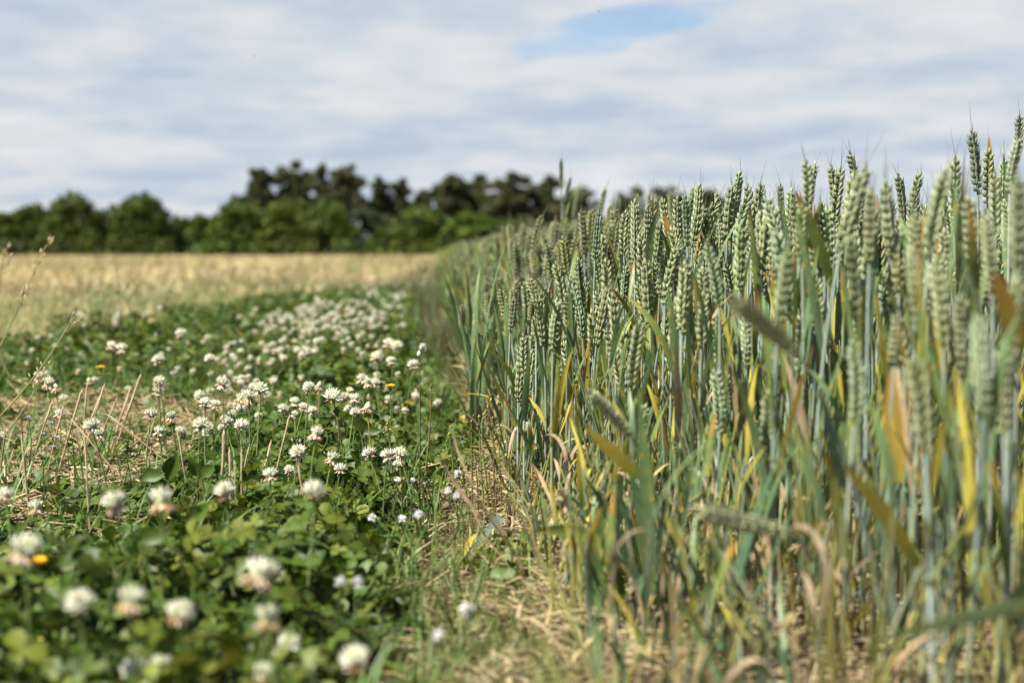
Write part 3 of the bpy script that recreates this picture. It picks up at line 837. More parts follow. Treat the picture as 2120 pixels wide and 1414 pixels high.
# small patch against the wheat at (1080,1180)
pc = G(1075, 1195)
q = np.stack([rg.normal(pc[0], .022, 110), rg.normal(pc[1], .05, 110)], 1)
scat_leaves(clov, CF, q, np.full(len(q), .75), rg, .4)
q = pick(0, -2.6, -.3, .2, 3, 1200, rs=44); q = q[~infl(q)]; q = q[clover_ok(q, rg)]; scat_leaves(clov, CC_, q, np.full(len(q), 1.6), rg)
stuff('clover_leaves', clov, M_clover, 'thick low mat of green three-part clover leaves across the strip')

# ---- flower heads
WH = np.array([.86, .83, .73]); CRM = np.array([.72, .76, .50]); PNK = np.array([.82, .62, .54]); BRN = np.array([.42, .26, .13])
def head_geo(seed, level=2, low=False):
    """clover head about 20 mm wide, centre at origin; returns (fresh florets, withered florets)"""
    r = random.Random(seed); g, w = Geo(), Geo()
    wither = (.08, .24, .42, .64, 1.0)[level]
    n = 52 if not low else 18
    for i in range(n):
        z = 1 - 1.75 * (i + .5) / n; az = i * 2.39996 + r.uniform(-.2, .2)
        rr = math.sqrt(max(0, 1 - z * z))
        d = unit(np.array([rr * math.cos(az), rr * math.sin(az), z * .85 + .15]))
        f = (i + .5) / n
        b0 = np.array([0, 0, -.002]) + d * .0025
        if f > 1 - wither:      # drooping
            dd = unit(np.array([d[0], d[1], -.55 - r.uniform(0, .5)]))
            c = PNK * (1 - .5 * r.random()) + BRN * .4 if r.random() < .45 else BRN * r.uniform(.7, 1.3)
            if level == 1 or level == 2: c = PNK * r.uniform(.8, 1.05) if r.random() < .7 else BRN
            tgt, ln, wd = w, r.uniform(.0075, .0095), .0024
        else:
            dd = unit(d + np.array([0, 0, .25])); j = r.uniform(.9, 1.08)
            c = (CRM if f < .15 and r.random() < .6 else WH) * j
            if r.random() < .14: c = c * .6 + PNK * .4
            tgt, ln, wd = g, r.uniform(.0078, .0096), .0034
        if low: wd *= 2.0
        side = unit(np.cross(dd, np.array([0, 0, 1.0]) + .01))
        V, Q, C = ovoid(b0, dd, side, ln, wd, wd * (.75 if not low else .9), 4, 4 if not low else 3, c * np.array([.85, .95, .75]), c * 1.02)
        if not low: # banner tip curls upward
            V[-4:] += np.array([0, 0, .0012])
        tgt.add(V, Q, C)
    if not low:
        g.add(*ovoid(np.array([0, 0, -.005]), np.array([0, 0, 1.]), np.array([1., 0, 0]), .012, .011, .011, 6, 4, (.45, .48, .26), (.62, .62, .42)))
    return g, w
HEADS = {}
for lv in range(5):
    HEADS[lv] = []
    for k in range(3):
        a, b = head_geo(lv * 10 + k, lv)
        HEADS[lv].append((a.mesh('flower_head', M_petal if lv < 4 else M_wither) if a.n else None, b.mesh('withered_florets', M_wither) if b.n else None))
LD = ['fresh white', 'white and faintly pink', 'white-topped, pink-skirted', 'half-faded two-tier', 'withered brown']
CLG = 'clover flowers standing over the leaf mat'
def clover_flower(c, level, seed, scale=1.0, label=None):
    r = random.Random(seed); c = np.asarray(c, float)
    b = np.array([c[0] + r.uniform(-.02, .02), c[1] + r.uniform(-.02, .02), -.004])
    t = thing('clover_flower', b, label or '%s clover head, %s' % (LD[level], place(c)), 'flower', CLG)
    mid = (b + c) / 2 + np.array([r.uniform(-.012, .012), r.uniform(-.012, .012), 0])
    V, Q, C = tube(bez(b, mid, c - [0, 0, .004 * scale], 7), [.0012] * 3 + [.001] * 4, 5, np.array([.20, .26, .08]) if level < 4 else np.array([.35, .24, .1]))
    part('stem', V, Q, C, M_weed, t, b)
    hm, wm = r.choice(HEADS[level])
    rot = Matrix.Rotation(r.uniform(-.35, .35), 4, 'X') @ Matrix.Rotation(r.uniform(-.35, .35), 4, 'Y') @ Matrix.Rotation(r.uniform(0, 6.28), 4, 'Z')
    M4 = Matrix.Translation(Vector(c - b)) @ rot @ Matrix.Scale(scale, 4)
    for nm, me in (('flower_head', hm), ('withered_florets', wm)):
        if me:
            o = link(nm, me, t); o.matrix_local = M4
    return t
FL = [(655,897,38,3),(617,935,36,1),(687,948,34,3),(705,970,28,1),(765,938,32,1),(803,942,34,2),(828,938,32,1),(824,962,28,1),(560,983,36,2),(600,972,25,1),(650,1015,50,0),(465,1015,44,1),(335,1035,64,3),(237,1040,58,2),(75,1050,38,3),(12,1025,42,2),
 (52,1135,76,2),(540,1188,84,3),(165,1245,64,0),(270,1243,68,3),(375,1268,62,1),(555,1278,64,3),(735,1362,66,1),(600,1332,52,0),(577,1362,44,3),(545,1390,48,2),(335,1378,58,1),(278,1385,58,0),(500,880,32,0),(415,878,34,1),(432,886,26,1),(190,880,36,1),(205,897,28,2),
 (330,893,30,2),(374,892,26,1),(312,857,30,1),(355,862,28,3),(690,820,40,0),(735,825,28,2),(762,842,32,4),(738,853,28,0),(722,848,22,2),(540,805,34,1),(515,822,36,3),(498,826,28,3),(413,818,24,0),(425,834,28,1),(445,838,26,1),(482,856,20,0),(330,790,30,1),(328,810,26,2),
 (640,802,28,0),(662,797,26,4),(750,785,28,2),(762,792,26,3),(776,793,24,2),(80,780,28,3),(100,793,32,3),(116,802,26,4),(185,788,22,4),(232,717,26,2),(252,722,28,2),(460,792,32,2),(328,745,28,1),(375,690,24,1),(435,742,24,0),(780,740,30,1),(805,712,28,1),(822,716,26,1),(856,755,26,1),(810,748,24,2),(122,858,26,3),
 (455,1105,40,4),(0,905,30,1),(960,1265,0,0)]
FL = [f for f in FL if f[2]]
nfl = 0
for i, (x, y, w, lv) in enumerate(FL):
    D = .0205 * F / w
    
    h = CAMH - (y - 522) / F * D
    if h < .075: D = (CAMH - .075) * F / (y - 522)
    if h > .15: D = (CAMH - .15) * F / (y - 522)
    c = W(x, y, D)
    clover_flower(c, lv, 9000 + i, w / F * D / .0205 * .98); nfl += 1
# scattered further ones: dense drift between 3.5 and 9 m
rg = np.random.default_rng(77)
cand = []
def drift(n, fx, fy, y0, y1, k):
    for _ in range(n):
        if _ % 6 == 0 or k is None:
            cy = rg.uniform(y0, y1); cx = rg.normal(np.interp(cy, *fx), np.interp(cy, *fy))
        Y = cy + rg.normal() * .16 * (cy / 4); X = cx + rg.normal() * .05 * (cy / 4)
        if X > XR(Y) - .03 or X < XL(Y): continue
        cand.append((X, Y, mound(X, Y) + rg.uniform(.03, .07), int(rg.choice(5, p=[.22, .28, .25, .19, .06]))))
drift(330, ([2.6, 4, 6, 9], [-.45, -.40, -.40, -.32]), ([2.6, 4, 6, 9], [.16, .15, .16, .16]), 3.0, 6.9, 0)
drift(90, ([5, 12], [-.36, -.22]), ([5, 12], [.2, .1]), 6.5, 12, 0)
drift(26, ([2, 9], [-.75, -1.0]), ([2, 9], [.25, .45]), 3.0, 9, 0)
drift(40, ([1, 3], [-.2, -.3]), ([1, 3], [.10, .15]), 2.2, 3.2, 0)
cand = [c for c in cand if P(np.array(c[:3]))[0] > -30]
cand.sort(key=lambda c: c[1])
for i, (X, Y, Z, lv) in enumerate(cand[:300 - nfl]):
    clover_flower((X, Y, Z), lv, 12000 + i, rg.uniform(.6, .95))
far_f = Geo()
lows = []
for lv in range(5):
    a, b = head_geo(200 + lv, lv, True)
    for q in (b,):
        if q.n: a.add(*q.arr())
    V, Q, C = a.arr(); g = Geo(); g.add(V, Q, C); g.add(*tube([(0, 0, 0), (0, 0, -.1)], .001, 3, (.2, .26, .08))); lows.append(g.arr())
rest_f = cand[300 - nfl:]
ar = np.array(rest_f)
for lv in range(5):
    s = ar[:, 3] == lv
    if s.sum():
        k = int(s.sum()); far_f.stamp(lows[lv], rotz(rg.uniform(0, 6.28, k)) * rg.uniform(.9, 1.3, k)[:, None, None], ar[s][:, :3])
stuff('clover_blossom', far_f, M_petal, 'distant drift of white clover heads merging towards the far end of the strip')

# ================================================================== GRASS, STRAW, WEEDS
def tuft_tpl(seed, n=7, col=(.09, .17, .03), ln=(.05, .13), wd=.0024):
    r = random.Random(seed); g = Geo()
    for i in range(n):
        az = r.uniform(0, 6.28); pts = leaf_path((r.uniform(-.012, .012), r.uniform(-.012, .012), 0), az, r.uniform(*ln), R(r.uniform(5, 45)), R(r.uniform(10, 90)), r, 5)
        c = np.array(col) * r.uniform(.7, 1.3)
        g.add(*ribbon(pts, np.array([.8, 1, .9, .6, .05]) * wd, np.array([-math.sin(az), math.cos(az), 0]), c, .3, r.uniform(-1, 1)))
    return g.arr()
rg = np.random.default_rng(55)
def scat(geo, tpls, p, s, rg, tilt=.15, z=0.0, tintv=.2, patch=None):
    k = len(p); ids = rg.integers(0, len(tpls), k)
    M = rotz(rg.uniform(0, 6.28, k)) @ rotx(rg.normal(0, tilt, k)) * np.broadcast_to(s, (k,))[:, None, None]
    T = np.concatenate([p, np.full((k, 1), z)], 1); tint = rg.uniform(1 - tintv, 1 + tintv, (k, 1)) * np.ones((k, 3)) * (1 if patch is None else patch(p)[:, None])
    for t in range(len(tpls)):
        q = ids == t; geo.stamp(tpls[t], M[q], T[q], tint[q])
gr = Geo()
TF = [tuft_tpl(i) for i in range(8)]
TY = [tuft_tpl(20 + i, 9, (.22, .26, .07), (.03, .08), .0018) for i in range(8)]
p = pick(0, -1.3, .05, .9, 4.5, 260, rs=61); p = p[infl(p)]; p = p[(straw_patch(p[:, 0], p[:, 1]) > 1) | (rg.random(len(p)) < .25)]; scat(gr, TF, p, rg.uniform(.6, 1.1, len(p)), rg)
p = pick(0, -1.1, -.5, 1.7, 2.4, 140, rs=62); p = p[infl(p)]; scat(gr, TF, p, rg.uniform(.7, 1.4, len(p)), rg, .2)
p = pick(0, -.12, .15, 1.0, 1.62, 2300, rs=63); p = p[p[:, 0] > -.10 + .03 * wob(p[:, 0], p[:, 1], 9, 2)]; scat(gr, TY, p, rg.uniform(.35, .8, len(p)), rg, .6, .004)
p = pick(0, -.08, .14, 1.62, 2.1, 260, rs=64); scat(gr, TY, p, rg.uniform(.4, .9, len(p)), rg, .5)
p = pick(0, -.06, .14, 2.1, 3.4, 900, rs=65); scat(gr, TY, p, rg.uniform(.4, .9, len(p)), rg, .4)
p = pick(0, -2.6, .1, 4.5, 15, 60, rs=66); p = p[infl(p)]; scat(gr, TF, p, rg.uniform(.9, 1.5, len(p)), rg)
FE = []
for i in range(8):
    r = random.Random(860 + i); g = Geo()
    top = np.array([r.uniform(-.015, .015), r.uniform(-.015, .015), r.uniform(.05, .085)])
    g.add(*tube([np.zeros(3), top * .5, top], .0007, 3, (.13, .17, .05)))
    for k in range(26):
        q = top * r.uniform(.15, 1); az = r.uniform(0, 6.28); d = np.array([math.cos(az), math.sin(az), r.uniform(.1, .9)]) * r.uniform(.006, .016)
        g.add(*ribbon([q, q + d * .6, q + d], np.array([.8, 1, .2]) * .0014, np.array([-math.sin(az), math.cos(az), 0]), np.array([.11, .17, .04]) * r.uniform(.7, 1.4), .2))
    FE.append(g.arr())
p = pick(0, -.2, .05, 1.2, 2.4, 700, rs=91); p = p[rg.random(len(p)) < np.interp(p[:, 0], [-.1, 0], [.8, .25])]; scat(gr, FE, p, rg.uniform(.6, 1.1, len(p)), rg, .3)
p = pick(0, -1.3, -.2, .8, 4.2, 260, rs=92); p = p[infl(p)]; p = p[(straw_patch(p[:, 0], p[:, 1]) > 1) | (rg.random(len(p)) < .2)]; scat(gr, FE, p, rg.uniform(.8, 1.3, len(p)), rg, .3)
stuff('grass', gr, M_grass, 'thin green and yellowish grass blades between the clover and on the bare strip')

# brown-green weedy growth in the furrow further off
wd_ = Geo()
BW = [tuft_tpl(40 + i, 9, ((.13, .095, .04), (.08, .12, .03), (.10, .10, .035))[i % 3], (.06, .16), .0022) for i in range(9)]
p = pick(0, -.30, .135, 3.2, 9, 420, rs=67); p = p[p[:, 0] > XR(p[:, 1]) + .02]; scat(wd_, BW, p, rg.uniform(.6, 1.25, len(p)), rg, .12)
p = pick(0, -.25, .135, 9, 40, 90, rs=68); scat(wd_, BW, p, rg.uniform(.9, 1.5, len(p)), rg, .12)
stuff('undergrowth', wd_, M_grass, 'brownish thin weeds filling the furrow beside the wheat')

# straw litter
def litter_tpl(seed, n=6, spread=.03, col=(.42, .33, .19)):
    r = random.Random(seed); g = Geo()
    for i in range(n):
        p0 = np.array([r.uniform(-spread, spread), r.uniform(-spread, spread), r.uniform(.001, .014)])
        az = r.uniform(0, 6.28); ln = r.uniform(.015, .06); dz = r.uniform(-.15, .3)
        d = np.array([math.cos(az), math.sin(az), dz]) * ln
        m = p0 + d * .5 + np.array([r.uniform(-.004, .004), r.uniform(-.004, .004), r.uniform(0, .005)])
        c = np.array(col) * r.uniform(.5, 1.25) * np.array([1, r.uniform(.92, 1.05), r.uniform(.8, 1.1)])
        if r.random() < .5: g.add(*tube([p0, m, p0 + d], r.uniform(.0005, .0011), 4, c))
        else: g.add(*ribbon([p0, m, p0 + d], np.array([1, 1, .4]) * r.uniform(.0015, .004), np.array([-math.sin(az), math.cos(az), r.uniform(-.5, .5)]), c, .3, r.uniform(-1, 1)))
    return g.arr()
def litter_keep(p):
    return ((p[:, 0] < -.1) | (p[:, 1] > 1.62))
LT = [litter_tpl(i) for i in range(12)]
lit = Geo()
p = pick(0, -1.3, .6, 1.1, 4.0, 1200, rs=71); p = p[infl(p)]
dark = (p[:, 0] > -.1) & (p[:, 0] < .12) & (p[:, 1] > 1.5) & (p[:, 1] < 2.0)
p = p[~dark | (rg.random(len(p)) < .18)]; p = p[litter_keep(p) | (rg.random(len(p)) < .9)]
scat(lit, LT, p, rg.uniform(.6, 1.1, len(p)), rg, .12, .002, .3)
p = pick(0, -1.3, -.3, 1.6, 3.8, 2600, rs=72); p = p[infl(p)]; p = p[straw_patch(p[:, 0], p[:, 1]) < 1.15]
scat(lit, LT, p, rg.uniform(.7, 1.3, len(p)), rg, .25, .006, .25)
p = pick(0, .10, .9, 1.1, 3.2, 2200, rs=73); p = p[infr(p)]; scat(lit, LT, p, rg.uniform(.7, 1.3, len(p)), rg, .3, .004, .25)
stuff('straw_litter', lit, M_straw, 'broken tan straw scattered over the soil and at the wheat foot')

cl_ = Geo()
CT_ = []
for i in range(6):
    r = random.Random(870 + i); V, Q, C = ovoid(np.array([0, 0, -.004]), np.array([0, 0, 1.]), np.array([1., 0, 0]), .009, .012, .010, 8, 5, (.10, .07, .042), (.17, .125, .08))
    V = V * (1 + .35 * np.sin(V * 900 * r.uniform(.7, 1.3) + i)); CT_.append((V, Q, C))
p = pick(0, -.09, .5, 1.1, 3.0, 1300, rs=95); p = p[infr(p)]
scat(cl_, CT_, p, rg.uniform(.25, 1.1, len(p)) ** 1.6, rg, .5, 0.0, .3)
stuff('soil_clods', cl_, M_bark, 'brown crumbs and clods of dry soil on the bare strip')

# stubble and straw on the open field
ST = []
for i in range(10):
    r = random.Random(800 + i); g = Geo()
    for k in range(14):
        c = np.array([.53, .44, .24]) * r.uniform(.55, 1.35) * np.array([1, r.uniform(.93, 1.04), r.uniform(.8, 1.15)])
        p0 = np.array([r.uniform(-.1, .1), r.uniform(-.1, .1), 0]); az = r.uniform(0, 6.28)
        e = r.uniform(.03, .55) if k % 5 else r.uniform(.6, 1.3); d = np.array([math.cos(az) * math.cos(e), math.sin(az) * math.cos(e), math.sin(e)]) * r.uniform(.03, .09)
        g.add(*ribbon([p0, p0 + d], np.array([1, .8]) * .004, unit(np.cross(d, [0.3, .2, 1])), c, .3))
    ST.append(g.arr())
stb = Geo()
def outl(p, m=80):
    q = np.concatenate([p, np.full((len(p), 1), .02)], 1); x, y, d = P(q)
    return (x > -m) & (d > .5) & (p[:, 0] < XL(p[:, 1]) + .22 + .35 * wob(p[:, 0], p[:, 1], 2, 5))
PT = lambda p: 1 + .42 * wob(p[:, 0] * .5, p[:, 1] * .25, 1.0, 4) + .15 * wob(p[:, 0], p[:, 1] * .6, 2.2, 6)
p = pick(0, -3, -.3, 3.2, 10, 130, rs=81); p = p[outl(p)]; scat(stb, ST, p, rg.uniform(.7, 1.3, len(p)), rg, .2, .006, .25, PT)
p = pick(0, -9, .05, 10, 26, 26, rs=82); p = p[outl(p)]; scat(stb, ST, p, rg.uniform(1.4, 2.6, len(p)), rg, .2, .006, .25, PT)
p = pick(0, -20, .05, 26, 70, 2.6, rs=83); p = p[outl(p)]; scat(stb, ST, p, rg.uniform(2.5, 4.5, len(p)), rg, .2, .006, .25, PT)
stuff('stubble', stb, M_straw, 'short pale cut straw lying and standing over the open mown field')
gf = Geo()
p = pick(0, -4, -.5, 4, 14, 5, rs=84); p = p[outl(p)]; p = p[wob(p[:, 0], p[:, 1], 1.2, 9) > .1]; scat(gf, TF, p, rg.uniform(1.0, 1.9, len(p)), rg)
p = pick(0, -12, 0, 14, 50, 1.6, rs=85); p = p[outl(p)]; p = p[wob(p[:, 0], p[:, 1] * .4, .5, 9) > .15]; scat(gf, TF, p, rg.uniform(2, 3.5, len(p)), rg)
stuff('field_grass', gf, M_grass, 'sparse green tufts coming up through the mown field')

# ---- single weeds, seed heads, stalks
def path_px(a, b, D, bow=0.0, n=7):
    A, B = W(*a, D), W(*b, D)
    mid = (A + B) / 2 + CR[:, 0] * bow
    return bez(B, mid, A, n)      # from the foot (b) to the top (a)
def sphere_bud(c, rx, rz, col, d=(0, 0, 1.0)):
    return ovoid(np.asarray(c) - np.asarray(d) * rz, np.asarray(d, float), np.array([1., .1, 0]), 2 * rz, 2 * rx, 2 * rx, 6, 5, col, np.asarray(col) * 1.1)
WGRP = 'spindly weeds on the bare strip beside the wheat'
WL = [(868, 735, 868, 985, 2.0, .002, 'c'), (893, 800, 880, 985, 2.05, .004, 's'), (1010, 845, 1050, 1030, 1.95, -.006, 'y'), (976, 875, 978, 1080, 1.9, 0, 's'), (992, 865, 1006, 1090, 1.9, -.003, 'y'), (1020, 868, 1022, 1075, 1.95, .002, 's'),
      (1052, 950, 1060, 1090, 1.9, .001, 'y'), (1035, 965, 1040, 1085, 1.9, 0, 's'), (985, 960, 990, 1080, 1.95, .002, 's'), (955, 955, 972, 1085, 1.95, .001, 's'), (1000, 940, 1012, 1070, 1.95, .003, 'y'), (1075, 930, 1070, 1070, 1.95, 0, 's'),
      (930, 900, 940, 1010, 2.1, .003, 'y'), (905, 1000, 915, 1100, 1.9, .002, 'y'), (880, 1010, 900, 1110, 1.8, 0, 's'), (1065, 1000, 1050, 1100, 1.85, .003, 's'), (1012, 980, 1030, 1100, 1.85, -.002, 's'), (940, 1010, 950, 1130, 1.8, .003, 'y'),
      (830, 1010, 835, 1120, 1.75, .001, 'y'), (860, 990, 870, 1090, 1.9, .002, 'y'), (802, 880, 812, 985, 1.9, .002, 'y'), (895, 1180, 880, 1300, 1.35, .003, 's'), (985, 1035, 1060, 1140, 1.5, .002, 's'), (1085, 985, 1095, 1090, 1.9, .001, 's'), (1103, 960, 1098, 1070, 1.95, .001, 's'), (918, 1120, 870, 1260, 1.4, -.01, 's'),
      (965, 1020, 975, 1110, 1.85, .002, 's'), (1028, 1010, 1018, 1110, 1.85, .002, 's'), (1047, 1035, 1052, 1120, 1.8, .002, 's')]
for i, (ax, ay, bx, by, D, bow, kd) in enumerate(WL):
    r = random.Random(600 + i); pts = path_px((ax, ay), (bx, by), D, bow, 9)
    base = pts[0].copy()
    if base[2] > 0.0: pts = np.vstack([[base[0], base[1], -.004], pts]); base = pts[0].copy()
    nm = {'c': 'tall thin brown weed stem topped by a small greyish white bud', 's': 'thin bare brown weed stem', 'y': 'thin weed stem with tiny yellow buds'}[kd]
    t = thing('weed_stem', base, nm if kd == 'c' else nm + ', tip ' + place(pts[-1]), 'weed', WGRP)
    sc = np.array([.16, .13, .04]) if kd != 'y' else np.array([.15, .17, .045])
    V, Q, C = tube(pts, np.linspace(.0015, .0008, len(pts)), 5, sc); part('stem', V, Q, C, M_weed, t, base)
    for k in range(r.choice([3, 4, 5]) if kd != 'c' else 4):
        q = pts[-1 - k // 2 * 1] if k < 4 else pts[-3]
        e = q + np.array([r.uniform(-.010, .010), r.uniform(-.008, .008), r.uniform(0.0, .012)])
        if k == 0: q, e = pts[-1], pts[-1] + [0, 0, .002]
        V, Q, C = tube([q, e], .0004, 3, sc); g = Geo(); g.add(V - base, Q, C)
        col = (.42, .34, .04) if kd == 'y' and k < 2 else (.14, .11, .04) if k else (.2, .17, .06)
        if kd == 'c' and k == 0: col = (.55, .53, .48)
        V, Q, C = sphere_bud(e, .0017 if not (kd == 'c' and k == 0) else .0035, .0026 if not (kd == 'c' and k == 0) else .005, col); g.add(V - base, Q, C)
        link('bud', g.mesh('bud', M_weed), t)
    if kd == 'y':
        g = Geo()
        for k in range(9):
            q = pts[r.randint(1, len(pts) - 2)]
            V, Q, C = ribbon(leaf_path(q, r.uniform(0, 6.28), r.uniform(.008, .02), R(40), R(50), r, 4), np.array([.6, 1, .8, .1]) * .002, np.array([1., 0, 0]), (.10, .17, .05), .3); g.add(V - base, Q, C)
        link('leaves', g.mesh('leaves', M_grass), t)
SG = 'fluffy white seed heads of the strip weeds'
for i, (x, y, w, D) in enumerate([(948, 982, 20, 1.95), (927, 1015, 16, 1.5), (945, 1027, 16, 1.5), (866, 1065, 20, 1.5), (833, 1075, 20, 1.55), (770, 1072, 20, 1.6), (968, 1262, 36, 1.1), (908, 1315, 28, 1.0), (705, 1205, 26, 1.15), (740, 1205, 26, 1.15), (824, 993, 14, 1.8), (855, 995, 14, 1.8), (880, 1000, 10, 1.9), (1018, 1205, 9, 1.6), (875, 718, 16, 2.6)]):
    r = random.Random(880 + i); c = W(x, y, D); b = np.array([c[0] + r.uniform(-.02, .02), c[1] + .01, -.004])
    t = thing('seed_head', b, 'small fluffy white seed head on a thin stem, %s' % place(c), 'seed head', SG)
    V, Q, C = tube(bez(b, (b + c) / 2 + [.006, 0, 0], c, 7), .0006, 4, (.17, .18, .06)); part('stem', V, Q, C, M_weed, t, b)
    rad = w / F * D / 2; g = Geo()
    for k in range(90):
        d = unit(np.array([r.gauss(0, 1), r.gauss(0, 1), r.gauss(.5, .9)])); s = unit(np.cross(d, [r.uniform(-1, 1), r.uniform(-1, 1), .5]))
        V, Q, C = ribbon([c, c + d * rad * r.uniform(.75, 1.1)], np.array([.3, 1.2]) * rad * .14, s, (.78, .77, .74), .2); g.add(V - b, Q, C)
    link('fluff', g.mesh('fluff', M_petal), t)
    V, Q, C = sphere_bud(c - [0, 0, rad * .4], rad * .3, rad * .4, (.28, .30, .1)); part('bud', V, Q, C, M_weed, t, b)
YF = [(76, 1166, 46, 1.15, 'deep yellow dandelion-like flower, blurred, beside a white clover head near the left edge'), (808, 801, 22, 2.1, 'small flat yellow flower in the clover left of the tall weed stem'), (208, 762, 20, 2.7, 'small yellow flower in the green clover above the straw stalks'), (606, 708, 10, 4.0, 'tiny yellow flower among the dense white clover drift'), (496, 690, 8, 4.6, 'tiny yellow flower at the upper edge of the clover'), (806, 890, 8, 1.95, 'pin-head yellow bloom on a hair-thin stem in the clover'), (800, 950, 9, 1.9, 'tiny yellow bud cluster beside the group of three clover heads')]
for i, (x, y, w, D, lab) in enumerate(YF):
    r = random.Random(990 + i); c = W(x, y, D); b = np.array([c[0] + r.uniform(-.01, .01), c[1], -.004])
    t = thing('yellow_flower', b, lab, 'flower', 'small yellow flowers in the clover')
    V, Q, C = tube(bez(b, (b + c) / 2 + [.006, 0, 0], c, 6), .0009, 5, (.16, .2, .06)); part('stem', V, Q, C, M_weed, t, b)
    rad = w / F * D / 2; g = Geo()
    for k in range(34):
        az = k * 2.4; el = .15 + .5 * (k / 34); d = np.array([math.cos(az) * math.cos(el), math.sin(az) * math.cos(el), math.sin(el)])
        V, Q, C = ribbon([c, c + d * rad * .55, c + d * rad], np.array([.3, .9, .7]) * rad * .34, np.array([-math.sin(az), math.cos(az), 0]), np.array([.80, .48, .02]) * r.uniform(.8, 1.1), .2); g.add(V - b, Q, C)
    link('petals', g.mesh('petals', M_petal), t)
    V, Q, C = sphere_bud(c - [0, 0, rad * .3], rad * .35, rad * .4, (.12, .18, .05)); part('flower_base', V, Q, C, M_weed, t, b)
for i, (x, y) in enumerate([(59, 863), (107, 875), (133, 857), (120, 905), (90, 898), (110, 925)]):
    D = 1.95; c = W(x, y, D); b = np.array([c[0] + .004, c[1], -.004])
    t = thing('blue_flower', b, 'tiny pale blue flower in the dry grass, %s' % place(c), 'flower', 'tiny blue flowers by the left edge')
    V, Q, C = tube(bez(b, (b + c) / 2 + [.006, 0, 0], c, 6), .0005, 4, (.16, .2, .06)); part('stem', V, Q, C, M_weed, t, b)
    g = Geo()
    for k in range(5):
        az = k * 1.257; d = np.array([math.cos(az), math.sin(az) * .8, .35]); V, Q, C = ribbon([c, c + d * .0016, c + d * .003], np.array([.4, 1, .6]) * .0026, np.array([-math.sin(az), math.cos(az), 0]), (.35, .45, .85), .1); g.add(V - b, Q, C)
    link('petals', g.mesh('petals', M_petal), t)

# tall dry flowering grasses at the left edge
GG = 'tall dry grass stalks with loose heads at the left edge'
for i, (pp, D, head, lab) in enumerate([
        ([(-30, 790), (8, 700), (45, 620), (97, 506)], 1.5, (.70, .95), 'longest dry grass stalk, leaning right, its seed head against the mown field'),
        ([(-12, 760), (-6, 650), (4, 560), (8, 515)], 1.5, (.60, .98), 'upright dry grass stalk at the very left edge with drooping side branches'),
        ([(0, 860), (60, 800), (110, 720), (150, 660)], 1.7, (.85, 1.0), 'thin green-tan grass stalk leaning right over the clover, lower of the leaning stalks'),
        ([(-5, 700), (5, 760), (25, 775), (40, 790)], 1.45, (.4, .95), 'short bent dry grass stalk curling down at the left edge'),
        ([(10, 900), (50, 850), (75, 800), (95, 760)], 1.8, (.7, .98), 'short tan grass head in front of the brown clover heads'),
        ([(250, 700), (249, 660), (246, 610), (244, 560)], 3.4, (.6, .98), 'blurred dark thin stalk rising against the straw field, taller of two'),
        ([(222, 690), (220, 650), (212, 610), (206, 580)], 3.4, (.6, .98), 'blurred thin stalk just left of the taller dark one against the field')]):
    r = random.Random(1200 + i); P3 = np.array([W(x, y, D) for x, y in pp]); tt = np.linspace(0, 1, 12); t0 = np.linspace(0, 1, len(P3))
    pts = np.stack([np.polyval(np.polyfit(t0, P3[:, k], 2), tt) for k in range(3)], 1)
    base = np.array([pts[0][0] - .01, pts[0][1], -.004])
    if pts[0][2] > .01: pts = np.vstack([bez(base, np.array([base[0], base[1], pts[0][2] * .6]), pts[0], 5)[:-1], pts])
    t = thing('grass_stalk', base, lab, 'grass stalk', GG)
    c0 = np.array([.36, .30, .13]) if i not in (5, 6) else np.array([.16, .14, .06])
    V, Q, C = tube(pts, np.linspace(.0013, .0006, len(pts)), 5, c0); part('stem', V, Q, C, M_weed, t, base)
    g = Geo(); n = len(pts)
    for k in range(22 if i < 2 else 12):
        f = r.uniform(*head); q = pts[min(n - 1, int(f * (n - 1)))]; q2 = pts[min(n - 1, int(f * (n - 1)) + 1)]; q = q + (q2 - q) * r.random()
        az = r.uniform(0, 6.28); d = unit(unit(pts[-1] - pts[-4]) + np.array([math.cos(az), math.sin(az), 0]) * (.35 if i == 0 else .9)); ln = r.uniform(.003, .012) if i == 0 else r.uniform(.004, .02)
        V, Q, C = tube([q, q + d * ln], .0002, 3, c0); g.add(V - base, Q, C)
        V, Q, C = ovoid(q + d * ln, d, np.array([1., .2, 0]), .006, .0020, .0016, 4, 4, (.48, .38, .2), (.6, .5, .3)); g.add(V - base, Q, C)
    link('seed_head', g.mesh('seed_head', M_straw), t)

